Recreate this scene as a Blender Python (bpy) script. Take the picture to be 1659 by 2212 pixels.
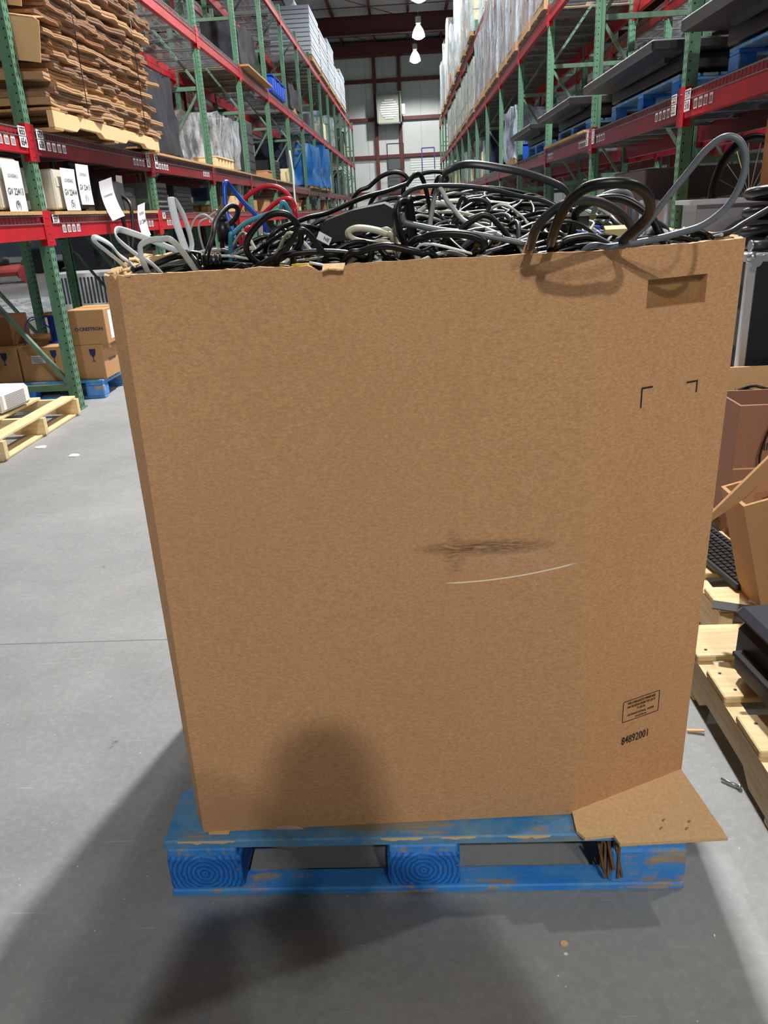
import bpy, math, random
from mathutils import Vector, Matrix, noise
R_ = random.Random(7)
sc = bpy.context.scene
for o in list(bpy.data.objects): bpy.data.objects.remove(o)
COL = sc.collection
# ------------------------------------------------------------ camera
H = 1.25; FPX = 1661.0; CX, CY = 829.5, 1106.0
def _n(v): return v.normalized()
YD = _n(Vector((877-CX, -(451-CY), -FPX)))
ZD = -_n(Vector((1055-CX, -(5300-CY), -FPX)))
ZD = _n(ZD - YD*ZD.dot(YD)); XD = YD.cross(ZD)
ROT = Matrix((XD, YD, ZD))
cam = bpy.data.objects.new('camera', bpy.data.cameras.new('camera'))
COL.objects.link(cam)
cam.data.sensor_fit = 'HORIZONTAL'; cam.data.sensor_width = 36; cam.data.lens = FPX/1659*36
cam.data.clip_start = .02; cam.data.clip_end = 300
cam.matrix_world = Matrix.Translation((0, 0, H)) @ ROT.to_4x4()
sc.camera = cam
def at(u, v, x=None, y=None, z=None):
    d = ROT @ Vector((u-CX, -(v-CY), -FPX))
    t = (z-H)/d.z if z is not None else (y/d.y if y is not None else x/d.x)
    return Vector((0, 0, H)) + d*t
# ------------------------------------------------------------ world, exposure, lights
sc.view_settings.view_transform = 'Standard'; sc.view_settings.look = 'None'
sc.view_settings.gamma = 1; sc.view_settings.use_curve_mapping = False
sc.view_settings.exposure = 0.70
W = bpy.data.worlds.new('world'); sc.world = W; W.use_nodes = True
W.node_tree.nodes['Background'].inputs[0].default_value = (.60, .74, .76, 1)
W.node_tree.nodes['Background'].inputs[1].default_value = .07
LAMP_W = 2200
def lamp_light(name, x, y, z, w, col=(1, .965, .95), r=.16):
    l = bpy.data.lights.new(name, 'SPOT'); l.energy = w; l.color = col; l.shadow_soft_size = r; l.spot_size = math.radians(158); l.spot_blend = .25
    o = bpy.data.objects.new(name, l); COL.objects.link(o); o.location = (x, y, z); return o
AISLE_LAMPS = [(.82, 6.9, 1.8), (.78, 13.0, .42), (.78, 19.2, .42), (.72, 25.4, .4), (.72, 31.5, .42), (.80, 37.8, .5), (.72, 43.5, .55)]
# ------------------------------------------------------------ materials
def lin(c):
    return tuple((x/255/12.92 if x/255 <= .04045 else ((x/255+.055)/1.055)**2.4) for x in c) + (1,)
MATS = {}
def nt(m): return m.node_tree.nodes, m.node_tree.links
def mat(name, rgb, rough=.6, metal=0, var=.0, scale=6, bump=0, bscale=60, stretch=(1, 1, 1), emit=0, alpha=1, rgb2=None, trans=0, spec=.5):
    """procedural material: base colour modulated by object space noise, with optional bump"""
    if name in MATS: return MATS[name]
    m = bpy.data.materials.new(name); m.use_nodes = True; N, L = nt(m); b = N['Principled BSDF']
    c = lin(rgb); b.inputs['Base Color'].default_value = c; b.inputs['Roughness'].default_value = rough
    b.inputs['Metallic'].default_value = metal; b.inputs['Specular IOR Level'].default_value = spec
    if trans: b.inputs['Transmission Weight'].default_value = trans
    if alpha < 1: b.inputs['Alpha'].default_value = alpha
    if emit: b.inputs['Emission Color'].default_value = c; b.inputs['Emission Strength'].default_value = emit
    if var or bump:
        tc = N.new('ShaderNodeTexCoord'); mp = N.new('ShaderNodeMapping'); mp.inputs['Scale'].default_value = stretch
        L.new(tc.outputs['Object'], mp.inputs[0])
    if var:
        n = N.new('ShaderNodeTexNoise'); n.inputs['Scale'].default_value = scale; n.inputs['Detail'].default_value = 6; n.inputs['Roughness'].default_value = .65
        L.new(mp.outputs[0], n.inputs['Vector'])
        r = N.new('ShaderNodeValToRGB'); r.color_ramp.elements[0].position = .32; r.color_ramp.elements[1].position = .68
        c2 = lin(rgb2) if rgb2 else tuple(x*(1-var) for x in c[:3]) + (1,)
        r.color_ramp.elements[0].color = c2; r.color_ramp.elements[1].color = tuple(min(1, x*(1+(0 if rgb2 else var*.5))) for x in c[:3]) + (1,)
        L.new(n.outputs['Fac'], r.inputs[0]); L.new(r.outputs[0], b.inputs['Base Color'])
    if bump:
        n2 = N.new('ShaderNodeTexNoise'); n2.inputs['Scale'].default_value = bscale; n2.inputs['Detail'].default_value = 4
        L.new(mp.outputs[0], n2.inputs['Vector'])
        bp = N.new('ShaderNodeBump'); bp.inputs['Strength'].default_value = bump; bp.inputs['Distance'].default_value = .004
        L.new(n2.outputs['Fac'], bp.inputs['Height']); L.new(bp.outputs[0], b.inputs['Normal'])
    MATS[name] = m; return m
def mth(N, L, op, a, b=None, c=None):
    n = N.new('ShaderNodeMath'); n.operation = op
    for i, v in enumerate((a, b, c)):
        if v is None: continue
        if isinstance(v, (int, float)): n.inputs[i].default_value = v
        else: L.new(v, n.inputs[i])
    return n.outputs[0]
def mixc(N, L, fac, a, b, mode='MIX'):
    n = N.new('ShaderNodeMix'); n.data_type = 'RGBA'; n.blend_type = mode; n.clamp_factor = True
    for s, v in ((n.inputs[0], fac), (n.inputs[6], a), (n.inputs[7], b)):
        if isinstance(v, (int, float, tuple)): s.default_value = v
        else: L.new(v, s)
    return n.outputs[2]
def tnoise(N, L, vec, scale, detail=4, rough=.6):
    n = N.new('ShaderNodeTexNoise'); n.inputs['Scale'].default_value = scale; n.inputs['Detail'].default_value = detail; n.inputs['Roughness'].default_value = rough
    L.new(vec, n.inputs['Vector']); return n.outputs['Fac']
def ramp(N, L, f, p0, p1, inv=False):
    n = N.new('ShaderNodeMapRange'); n.inputs['From Min'].default_value = p0; n.inputs['From Max'].default_value = p1
    if inv: n.inputs['To Min'].default_value = 1; n.inputs['To Max'].default_value = 0
    L.new(f, n.inputs['Value']); return n.outputs[0]
def mapping(N, L, vec, s):
    n = N.new('ShaderNodeMapping'); n.inputs['Scale'].default_value = s; L.new(vec, n.inputs[0]); return n.outputs[0]
# concrete floor
def make_floor_mat():
    m = bpy.data.materials.new('polished_concrete'); m.use_nodes = True; N, L = nt(m); b = N['Principled BSDF']
    v = N.new('ShaderNodeTexCoord').outputs['Object']
    big = tnoise(N, L, v, 1.1, 5, .6); med = tnoise(N, L, v, 7, 6, .7); fine = tnoise(N, L, v, 55, 5, .7)
    col = mixc(N, L, ramp(N, L, big, .3, .7), lin((126, 129, 130)), lin((158, 159, 160)))
    col = mixc(N, L, mth(N, L, 'MULTIPLY', ramp(N, L, med, .35, .7), .35), col, lin((116, 122, 121)))
    col = mixc(N, L, mth(N, L, 'MULTIPLY', ramp(N, L, fine, .45, .8), .35), col, lin((182, 184, 182)))
    # dark stains
    st = tnoise(N, L, v, 5.3, 6, .72)
    col = mixc(N, L, mth(N, L, 'MULTIPLY', ramp(N, L, st, .665, .73), .7), col, lin((62, 62, 62)))
    # tiny bright flecks
    vo = N.new('ShaderNodeTexVoronoi'); vo.inputs['Scale'].default_value = 34; L.new(v, vo.inputs['Vector'])
    f = mth(N, L, 'LESS_THAN', vo.outputs['Distance'], .05)
    f2 = mth(N, L, 'GREATER_THAN', tnoise(N, L, v, 9, 2), .53)
    col = mixc(N, L, mth(N, L, 'MULTIPLY', f, f2), col, lin((215, 215, 212)))
    # scratches: thin stretched noise
    sv = N.new('ShaderNodeMapping'); sv.inputs['Rotation'].default_value = (0, 0, .9); sv.inputs['Scale'].default_value = (3, 70, 1); L.new(v, sv.inputs[0])
    sn = tnoise(N, L, sv.outputs[0], 1.6, 3, .5)
    col = mixc(N, L, mth(N, L, 'MULTIPLY', ramp(N, L, sn, .70, .74), .4), col, lin((200, 200, 198)))
    # saw-cut control joint at y = 2.13 and every 4.5 m
    sx = N.new('ShaderNodeSeparateXYZ'); L.new(v, sx.inputs[0])
    yy = mth(N, L, 'FLOORED_MODULO', mth(N, L, 'ADD', sx.outputs['Y'], 2.37), 4.5)
    j = mth(N, L, 'LESS_THAN', mth(N, L, 'ABSOLUTE', mth(N, L, 'SUBTRACT', yy, 0.0022)), .0022)
    col = mixc(N, L, mth(N, L, 'MULTIPLY', j, .75), col, lin((70, 72, 72)))
    L.new(col, b.inputs['Base Color'])
    b.inputs['Roughness'].default_value = .55; b.inputs['Specular IOR Level'].default_value = .35
    L.new(mth(N, L, 'ADD', mth(N, L, 'MULTIPLY', med, .4), .3), b.inputs['Roughness'])
    bp = N.new('ShaderNodeBump'); bp.inputs['Strength'].default_value = .15; bp.inputs['Distance'].default_value = .003
    L.new(fine, bp.inputs['Height']); L.new(bp.outputs[0], b.inputs['Normal'])
    return m
# green post with punched holes
def make_post_mat(name='green_rack_paint'):
    m = bpy.data.materials.new(name); m.use_nodes = True; N, L = nt(m); b = N['Principled BSDF']
    v = N.new('ShaderNodeTexCoord').outputs['Object']
    geo = N.new('ShaderNodeTexCoord').outputs['Normal']
    s = N.new('ShaderNodeSeparateXYZ'); L.new(v, s.inputs[0]); g = N.new('ShaderNodeSeparateXYZ'); L.new(geo, g.inputs[0])
    n1 = tnoise(N, L, mapping(N, L, v, (1, 1, .25)), 14, 5, .7)
    col = mixc(N, L, ramp(N, L, n1, .3, .75), lin((70, 110, 86)), lin((96, 140, 112)))
    zz = mth(N, L, 'SUBTRACT', mth(N, L, 'FLOORED_MODULO', s.outputs['Z'], .0508), .0254)
    # aisle face: two columns of teardrops
    ax = mth(N, L, 'SUBTRACT', mth(N, L, 'ABSOLUTE', s.outputs['Y']), .0175)
    axw = mth(N, L, 'MULTIPLY', mth(N, L, 'ADD', zz, .03), .16)  # wider at the top
    d1 = mth(N, L, 'SQRT', mth(N, L, 'ADD', mth(N, L, 'POWER', ax, 2), mth(N, L, 'MULTIPLY', mth(N, L, 'POWER', zz, 2), .3)))
    h1 = mth(N, L, 'LESS_THAN', mth(N, L, 'SUBTRACT', d1, axw), .0022)
    h1 = mth(N, L, 'MULTIPLY', h1, mth(N, L, 'GREATER_THAN', mth(N, L, 'ABSOLUTE', g.outputs['X']), .7))
    # side face: one column of round holes
    bx = mth(N, L, 'ADD', s.outputs['X'], .017)
    d2 = mth(N, L, 'SQRT', mth(N, L, 'ADD', mth(N, L, 'POWER', bx, 2), mth(N, L, 'POWER', zz, 2)))
    h2 = mth(N, L, 'MULTIPLY', mth(N, L, 'LESS_THAN', d2, .0058), mth(N, L, 'GREATER_THAN', mth(N, L, 'ABSOLUTE', g.outputs['Y']), .7))
    h = mth(N, L, 'MAXIMUM', h1, h2)
    col = mixc(N, L, h, col, (.008, .01, .009, 1))
    sc_ = mth(N, L, 'MULTIPLY', ramp(N, L, tnoise(N, L, v, 60, 3, .8), .68, .73), .6)
    col = mixc(N, L, sc_, col, lin((60, 72, 64)))
    L.new(col, b.inputs['Base Color']); b.inputs['Roughness'].default_value = .42
    L.new(mth(N, L, 'ADD', mth(N, L, 'MULTIPLY', h, .5), .42), b.inputs['Roughness'])
    MATS[name] = m; return m
# kraft cardboard of the big bin (scuffs with shapes of their own on the front panel)
def make_kraft(name, base, dark, light, marks=False):
    m = bpy.data.materials.new(name); m.use_nodes = True; N, L = nt(m); b = N['Principled BSDF']
    v = N.new('ShaderNodeTexCoord').outputs['Object']
    f1 = tnoise(N, L, mapping(N, L, v, (1, 1, 2.4)), 120, 6, .78)
    f2 = tnoise(N, L, mapping(N, L, v, (1, 1, 2.4)), 380, 3, .7)
    f3 = tnoise(N, L, v, 3.0, 3, .5)
    col = mixc(N, L, ramp(N, L, f1, .36, .64), lin(dark), lin(base))
    col = mixc(N, L, mth(N, L, 'MULTIPLY', ramp(N, L, f2, .52, .72), .6), col, lin(light))
    col = mixc(N, L, mth(N, L, 'MULTIPLY', ramp(N, L, f3, .35, .7), .22), col, lin(dark))
    if marks:
        s = N.new('ShaderNodeSeparateXYZ'); L.new(v, s.inputs[0])
        X, Z = s.outputs['X'], s.outputs['Z']
        def spot(cx, cz, rx, rz, soft=1.0):
            a = mth(N, L, 'POWER', mth(N, L, 'DIVIDE', mth(N, L, 'SUBTRACT', X, cx), rx), 2)
            c = mth(N, L, 'POWER', mth(N, L, 'DIVIDE', mth(N, L, 'SUBTRACT', Z, cz), rz), 2)
            d = mth(N, L, 'ADD', a, c); return ramp(N, L, d, 1.0, 1.0-soft)
        sn = tnoise(N, L, mapping(N, L, v, (1, 1, 9)), 60, 4, .7)
        sm = mth(N, L, 'MULTIPLY', spot(.11, .718, .13, .017), ramp(N, L, sn, .34, .56))
        sm2 = mth(N, L, 'MULTIPLY', spot(.06, .71, .022, .05), ramp(N, L, sn, .42, .66))
        col = mixc(N, L, mth(N, L, 'MULTIPLY', mth(N, L, 'MAXIMUM', sm, sm2), .75), col, lin((58, 42, 34)))
        ln = mth(N, L, 'SUBTRACT', Z, mth(N, L, 'ADD', mth(N, L, 'MULTIPLY', mth(N, L, 'POWER', mth(N, L, 'SUBTRACT', X, .05), 2), .62), .654))
        sc1 = mth(N, L, 'MULTIPLY', mth(N, L, 'LESS_THAN', mth(N, L, 'ABSOLUTE', ln), .0013), spot(.16, .66, .12, .05, .6))
        col = mixc(N, L, mth(N, L, 'MULTIPLY', ramp(N, L, sc1, 0, .5), 1.0), col, lin((244, 226, 200)))
        haze = mth(N, L, 'MULTIPLY', spot(.16, .69, .12, .035), mth(N, L, 'MULTIPLY', ramp(N, L, f1, .3, .7), .28))
        col = mixc(N, L, haze, col, lin((190, 168, 145)))
        # pale vertical scuffs near the left fold and worn line beside the chamfer fold
        for cx, w, k in ((-.392, .003, .12), (-.376, .0015, .10), (.264, .002, .10), (.279, .0025, .16), (.285, .001, .2)):
            l_ = mth(N, L, 'MULTIPLY', mth(N, L, 'LESS_THAN', mth(N, L, 'ABSOLUTE', mth(N, L, 'SUBTRACT', X, cx)), w), mth(N, L, 'MULTIPLY', ramp(N, L, f3, .3, .6), k))
            col = mixc(N, L, l_, col, lin((205, 165, 120)))
        wear = mth(N, L, 'MULTIPLY', spot(-.36, .18, .09, .05), .5)
        col = mixc(N, L, mth(N, L, 'MULTIPLY', wear, ramp(N, L, f1, .4, .7)), col, lin((150, 115, 85)))
    L.new(col, b.inputs['Base Color']); b.inputs['Roughness'].default_value = .78; b.inputs['Specular IOR Level'].default_value = .25
    # faint flute lines
    wv = N.new('ShaderNodeTexWave'); wv.inputs['Scale'].default_value = 40; wv.bands_direction = 'X'; L.new(v, wv.inputs['Vector'])
    hh = mth(N, L, 'ADD', mth(N, L, 'MULTIPLY', wv.outputs['Fac'], .12), f1)
    bp = N.new('ShaderNodeBump'); bp.inputs['Strength'].default_value = .05; bp.inputs['Distance'].default_value = .002
    L.new(hh, bp.inputs['Height']); L.new(bp.outputs[0], b.inputs['Normal'])
    MATS[name] = m; return m
def make_wood(name, c1, c2, paint=None, thr=.5, axis=0, rings=False, paint2=None, k=1.0):
    m = bpy.data.materials.new(name); m.use_nodes = True; N, L = nt(m); b = N['Principled BSDF']
    v = N.new('ShaderNodeTexCoord').outputs['Object']
    s = [22, 22, 22]; s[axis] = 1.6
    gr = tnoise(N, L, mapping(N, L, v, tuple(s)), 3.2, 5, .65)
    col = mixc(N, L, ramp(N, L, gr, .3, .7), lin(c1), lin(c2))
    if paint:
        pn = tnoise(N, L, v, 9, 7, .75); pn2 = tnoise(N, L, mapping(N, L, v, tuple(s)), 2.2, 4, .7)
        f = ramp(N, L, mth(N, L, 'ADD', mth(N, L, 'MULTIPLY', pn, .55), mth(N, L, 'MULTIPLY', pn2, .45)), thr, thr+.07, True)
        pc = mixc(N, L, ramp(N, L, tnoise(N, L, v, 14, 4, .7), .35, .65), lin(paint), lin(paint2 or tuple(int(x*.75) for x in paint)))
        if rings:
            w = N.new('ShaderNodeTexWave'); w.wave_type = 'RINGS'; w.rings_direction = 'Y'; w.inputs['Scale'].default_value = 34; w.inputs['Distortion'].default_value = 3.2; w.inputs['Detail'].default_value = 4; w.inputs['Detail Scale'].default_value = 2.2
            L.new(v, w.inputs['Vector'])
            pc = mixc(N, L, mth(N, L, 'MULTIPLY', ramp(N, L, w.outputs['Fac'], .25, .6, True), .65), pc, lin((12, 62, 128)))
        col = mixc(N, L, f, col, pc)
    L.new(col, b.inputs['Base Color']); b.inputs['Roughness'].default_value = .7
    bp = N.new('ShaderNodeBump'); bp.inputs['Strength'].default_value = .35; bp.inputs['Distance'].default_value = .003
    L.new(gr, bp.inputs['Height']); L.new(bp.outputs[0], b.inputs['Normal'])
    MATS[name] = m; return m
def make_wrap(name, rgb, alpha, rough=.22):
    m = bpy.data.materials.new(name); m.use_nodes = True; N, L = nt(m); b = N['Principled BSDF']
    v = N.new('ShaderNodeTexCoord').outputs['Object']
    mpr = N.new('ShaderNodeMapping'); mpr.inputs['Rotation'].default_value = (.5, .35, 0); mpr.inputs['Scale'].default_value = (1.6, 1.6, .35); L.new(v, mpr.inputs[0]); n1 = tnoise(N, L, mpr.outputs[0], 6, 6, .7)
    b.inputs['Base Color'].default_value = lin(rgb); b.inputs['Roughness'].default_value = rough
    L.new(mth(N, L, 'ADD', mth(N, L, 'MULTIPLY', ramp(N, L, n1, .42, .58), .7), alpha-.32), b.inputs['Alpha'])
    bp = N.new('ShaderNodeBump'); bp.inputs['Strength'].default_value = 1; bp.inputs['Distance'].default_value = .05
    L.new(n1, bp.inputs['Height']); L.new(bp.outputs[0], b.inputs['Normal'])
    MATS[name] = m; return m
FLOOR = make_floor_mat(); POST = make_post_mat()
KRAFT = make_kraft('kraft_board', (210, 162, 118), (180, 132, 90), (232, 194, 156), True)
KRAFTI = make_kraft('kraft_board_inner', (206, 166, 112), (186, 146, 96), (222, 186, 138))
CARTON = make_kraft('carton_board', (190, 148, 104), (170, 128, 86), (204, 164, 120))
CARTON2 = make_kraft('carton_board_dark', (168, 118, 82), (146, 100, 68), (182, 138, 100))
PALE = make_kraft('pale_board', (226, 190, 144), (208, 168, 120), (238, 208, 166))
WOODX = make_wood('pine_along_x', (206, 178, 128), (236, 214, 168), axis=0)
WOODY = make_wood('pine_along_y', (206, 178, 128), (236, 214, 168), axis=1)
WOODD = make_wood('weathered_pine', (138, 108, 72), (176, 142, 96), axis=1)
BLUEX = make_wood('blue_paint_board_x', (196, 170, 130), (150, 126, 96), (44, 132, 220), .53, 0, False, (84, 150, 208))
BLUEDK = make_wood('blue_paint_deck', (170, 158, 136), (128, 122, 108), (58, 132, 196), .515, 0, False, (112, 156, 182))
BLUEY = make_wood('blue_paint_board_y', (196, 170, 130), (150, 126, 96), (44, 132, 220), .53, 1, False, (96, 158, 205))
BLUEE = make_wood('blue_paint_end_grain', (196, 170, 130), (110, 84, 56), (36, 136, 232), .60, 1, True, (28, 116, 208))
CHIP = mat('particle_board', (196, 158, 106), .8, var=.25, scale=90, rgb2=(150, 112, 70))
GREEN = mat('green_brace_paint', (92, 122, 102), .45, var=.25, scale=12)
RED = mat('red_beam_paint', (186, 24, 38), .35, var=.18, scale=5, rgb2=(158, 22, 34))
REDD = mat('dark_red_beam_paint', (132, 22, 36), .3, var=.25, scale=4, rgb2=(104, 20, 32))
GALV = mat('galvanised_wire', (150, 152, 156), .38, metal=.75, var=.15)
WIRE = mat('galvanised_light', (214, 210, 206), .45, metal=.3)
STEEL = mat('bare_steel', (190, 192, 194), .3, metal=.9)
ALU = mat('aluminium_extrusion', (206, 208, 210), .33, metal=.7, var=.12, scale=9)
BLACK = mat('black_plastic', (20, 20, 22), .4)
BLACKR = mat('black_rubber', (14, 14, 15), .3, spec=.6)
BLACKM = mat('black_laminate', (18, 20, 24), .5, var=.2, scale=4)
DKGREY = mat('dark_grey_plastic', (52, 54, 58), .45)
MIDGREY = mat('mid_grey_cover', (104, 106, 108), .6, var=.15)
BEIGE = mat('beige_plastic', (206, 202, 186), .5, var=.06)
WHITEP = mat('white_plastic', (232, 234, 234), .4)
PAPER = mat('white_paper', (240, 242, 246), .7)
LABELW = mat('white_label', (236, 236, 236), .5)
INK = mat('black_ink', (26, 24, 24), .7)
INKR = mat('brown_black_print', (44, 22, 16), .8)
INKB = mat('dark_blue_print', (32, 34, 84), .7)
TARP = mat('blue_tarp', (24, 104, 176), .4, var=.3, scale=3, bump=.8, bscale=7)
BLUEP = mat('blue_plastic', (24, 78, 190), .35)
MAROON = mat('maroon_steel', (94, 40, 38), .55, var=.15)
WALLM = mat('white_wall_panel', (206, 212, 210), .6, var=.06, scale=1.2)
CEILM = mat('vinyl_roof_insulation', (168, 170, 172), .5, var=.1, scale=.8)
CREAM = mat('cream_board', (226, 216, 170), .6, var=.1)
WRAPW = make_wrap('stretch_wrap', (176, 194, 208), .48)
WRAPC = make_wrap('clear_poly_sheet', (196, 202, 208), .5, .12)
BRICKM = mat('dark_fabric', (34, 36, 44), .85, var=.25)
NAVY = mat('navy_cloth', (20, 30, 58), .8, var=.3)
# ------------------------------------------------------------ mesh helpers
class MB:
    def __init__(s): s.v = []; s.f = []; s.sm = []
    def add(s, vs, fs, smooth=False):
        o = len(s.v); s.v += [tuple(p) for p in vs]
        for f in fs: s.f.append([o+i for i in f]); s.sm.append(smooth)
        return s
    def box(s, x0, y0, z0, x1, y1, z1, M=None):
        vs = [Vector(p) for p in ((x0, y0, z0), (x1, y0, z0), (x1, y1, z0), (x0, y1, z0), (x0, y0, z1), (x1, y0, z1), (x1, y1, z1), (x0, y1, z1))]
        if M: vs = [M @ p for p in vs]
        return s.add(vs, [(0, 3, 2, 1), (4, 5, 6, 7), (0, 1, 5, 4), (1, 2, 6, 5), (2, 3, 7, 6), (3, 0, 4, 7)])
    def cbox(s, c, d, M=None, rz=0, b=0):
        """box by centre and size, optionally turned about z, with chamfered edges of width b"""
        T = Matrix.Translation(c) @ Matrix.Rotation(rz, 4, 'Z')
        if M: T = M @ T
        x, y, z = d[0]/2, d[1]/2, d[2]/2
        if not b: return s.box(-x, -y, -z, x, y, z, T)
        vs = []; idx = {}
        for sx in (-1, 1):
            for sy in (-1, 1):
                for sz in (-1, 1):
                    for a in range(3):
                        p = [sx*(x-b), sy*(y-b), sz*(z-b)]; p[a] = (sx*x, sy*y, sz*z)[a]
                        idx[(sx, sy, sz, a)] = len(vs); vs.append(T @ Vector(p))
        F = []
        for a in range(3):
            o = [i for i in range(3) if i != a]
            for sg in (-1, 1):
                q = []
                for u, w in ((-1, -1), (1, -1), (1, 1), (-1, 1)):
                    k = [0, 0, 0]; k[a] = sg; k[o[0]] = u; k[o[1]] = w; q.append(idx[(k[0], k[1], k[2], a)])
                if (sg == 1) == (a == 1): q.reverse()
                F.append(q)
        for a in range(3):
            o = [i for i in range(3) if i != a]
            for u in (-1, 1):
                for w in (-1, 1):
                    k0 = [0, 0, 0]; k0[a] = -1; k0[o[0]] = u; k0[o[1]] = w; k1 = list(k0); k1[a] = 1
                    q = [idx[(*k0, o[0])], idx[(*k1, o[0])], idx[(*k1, o[1])], idx[(*k0, o[1])]]
                    F.append(q)
        for sx in (-1, 1):
            for sy in (-1, 1):
                for sz in (-1, 1): F.append([idx[(sx, sy, sz, a)] for a in range(3)])
        return s.add(vs, F)
    def bar(s, p, q, w, h, up=(0, 0, 1)):
        p, q = Vector(p), Vector(q); d = (q-p).normalized(); u = Vector(up)
        if abs(d.dot(u)) > .98: u = Vector((0, 1, 0))
        a = d.cross(u).normalized()*w/2; b = a.cross(d).normalized()*h/2
        vs = [p-a-b, p+a-b, p+a+b, p-a+b, q-a-b, q+a-b, q+a+b, q-a+b]
        return s.add(vs, [(0, 3, 2, 1), (4, 5, 6, 7), (0, 1, 5, 4), (1, 2, 6, 5), (2, 3, 7, 6), (3, 0, 4, 7)])
    def tube(s, pts, r, n=8, caps=True, r2=None, twist=0):
        pts = [Vector(p) for p in pts]; m = len(pts); vs = []
        t = (pts[1]-pts[0]).normalized(); up = Vector((0, 0, 1))
        if abs(t.z) > .95: up = Vector((1, 0, 0))
        a = t.cross(up).normalized()
        for i in range(m):
            t = (pts[min(i+1, m-1)]-pts[max(i-1, 0)]).normalized()
            a = (a-t*a.dot(t)).normalized(); b = t.cross(a)
            rr = r[i] if isinstance(r, (list, tuple)) else r; rb = (r2 if r2 else rr)
            for k in range(n):
                th = 2*math.pi*k/n + math.pi/n; x_ = math.cos(th)*rr; y_ = math.sin(th)*rb
                ct, st = math.cos(twist*i), math.sin(twist*i)
                vs.append(pts[i]+a*(x_*ct-y_*st)+b*(x_*st+y_*ct))
        fs = [[i*n+k, i*n+(k+1) % n, (i+1)*n+(k+1) % n, (i+1)*n+k] for i in range(m-1) for k in range(n)]
        s.add(vs, fs, True)
        if caps:
            o = len(s.v)-len(vs); s.f.append([o+k for k in range(n)][::-1]); s.sm.append(False)
            s.f.append([o+(m-1)*n+k for k in range(n)]); s.sm.append(False)
        return s
    def cyl(s, p, q, r, n=16): return s.tube([p, q], r, n)
    def lathe(s, prof, n=20, M=None, smooth=True):
        vs = [Vector((r*math.cos(2*math.pi*k/n), r*math.sin(2*math.pi*k/n), z)) for r, z in prof for k in range(n)]
        if M: vs = [M @ p for p in vs]
        return s.add(vs, [[i*n+k, i*n+(k+1) % n, (i+1)*n+(k+1) % n, (i+1)*n+k] for i in range(len(prof)-1) for k in range(n)], smooth)
    def prism(s, poly, z0, z1, M=None):
        n = len(poly); vs = [Vector((x, y, z0)) for x, y in poly]+[Vector((x, y, z1)) for x, y in poly]
        if M: vs = [M @ p for p in vs]
        return s.add(vs, [list(range(n))[::-1], list(range(n, 2*n))]+[[i, (i+1) % n, n+(i+1) % n, n+i] for i in range(n)])
    def build(s, name, m, parent=None, loc=None, fix=True):
        me = bpy.data.meshes.new(name); me.from_pydata(s.v, [], s.f)
        me.polygons.foreach_set('use_smooth', s.sm); me.materials.append(m)
        if fix:
            import bmesh
            b = bmesh.new(); b.from_mesh(me); bmesh.ops.recalc_face_normals(b, faces=b.faces); b.to_mesh(me); b.free()
        o = bpy.data.objects.new(name, me); COL.objects.link(o)
        if parent: o.parent = parent
        if loc: o.location = loc
        return o
def tag(o, label=None, cat=None, group=None, kind=None):
    if label: o['label'] = label
    if cat: o['category'] = cat
    if group: o['group'] = group
    if kind: o['kind'] = kind
    return o
def thing(name, label, cat, loc=(0, 0, 0), rz=0, group=None):
    o = bpy.data.objects.new(name, None); COL.objects.link(o); o.empty_display_size = .1
    o.location = loc; o.rotation_euler = (0, 0, rz); return tag(o, label, cat, group)
KIDS = {}
def kids(o): return [c for c in o.children]
def dup(root, loc, rz, label, group=None):
    def cp(o, par):
        c = o.copy(); COL.objects.link(c)
        if par: c.parent = par
        for ch in kids(o): cp(ch, c)
        return c
    r = cp(root, None); r.location = loc; r.rotation_euler = (0, 0, rz); r['label'] = label
    if group: r['group'] = group
    return r
def text(body, size, m, parent, o, ex, ey, name='lettering', sx=1, lift=None, center=True, bold=0, label=None):
    cu = bpy.data.curves.new('t', 'FONT'); cu.body = body; cu.size = 1; cu.align_x = 'CENTER' if center else 'LEFT'; cu.align_y = 'CENTER'; cu.offset = bold
    cu.resolution_u = 2
    t = bpy.data.objects.new('t', cu); COL.objects.link(t); bpy.context.view_layer.update()
    me = bpy.data.meshes.new_from_object(t.evaluated_get(bpy.context.evaluated_depsgraph_get())); bpy.data.objects.remove(t)
    ex = Vector(ex).normalized(); ey = Vector(ey).normalized(); nn = ex.cross(ey); o = Vector(o)+nn*(lift or .0012)
    for v in me.vertices: v.co = o+ex*(v.co.x*size*sx)+ey*(v.co.y*size)
    me.materials.clear(); me.materials.append(m); me.name = name
    ob = bpy.data.objects.new(name, me); COL.objects.link(ob); ob.parent = parent
    if label: ob['label'] = label
    return ob
def rects(rs, o, ex, ey, t=.0006, lift=.0006):
    """thin raised rectangles (x0,y0,x1,y1) on a plane, for printed bars and stickers"""
    ex = Vector(ex).normalized(); ey = Vector(ey).normalized(); nn = ex.cross(ey); o = Vector(o); mb = MB()
    for x0, y0, x1, y1 in rs:
        p = [o+ex*x+ey*y+nn*lift for x, y in ((x0, y0), (x1, y0), (x1, y1), (x0, y1))]
        mb.add(p+[q+nn*t for q in p], [(3, 2, 1, 0), (4, 5, 6, 7), (0, 1, 5, 4), (1, 2, 6, 5), (2, 3, 7, 6), (3, 0, 4, 7)])
    return mb
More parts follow.
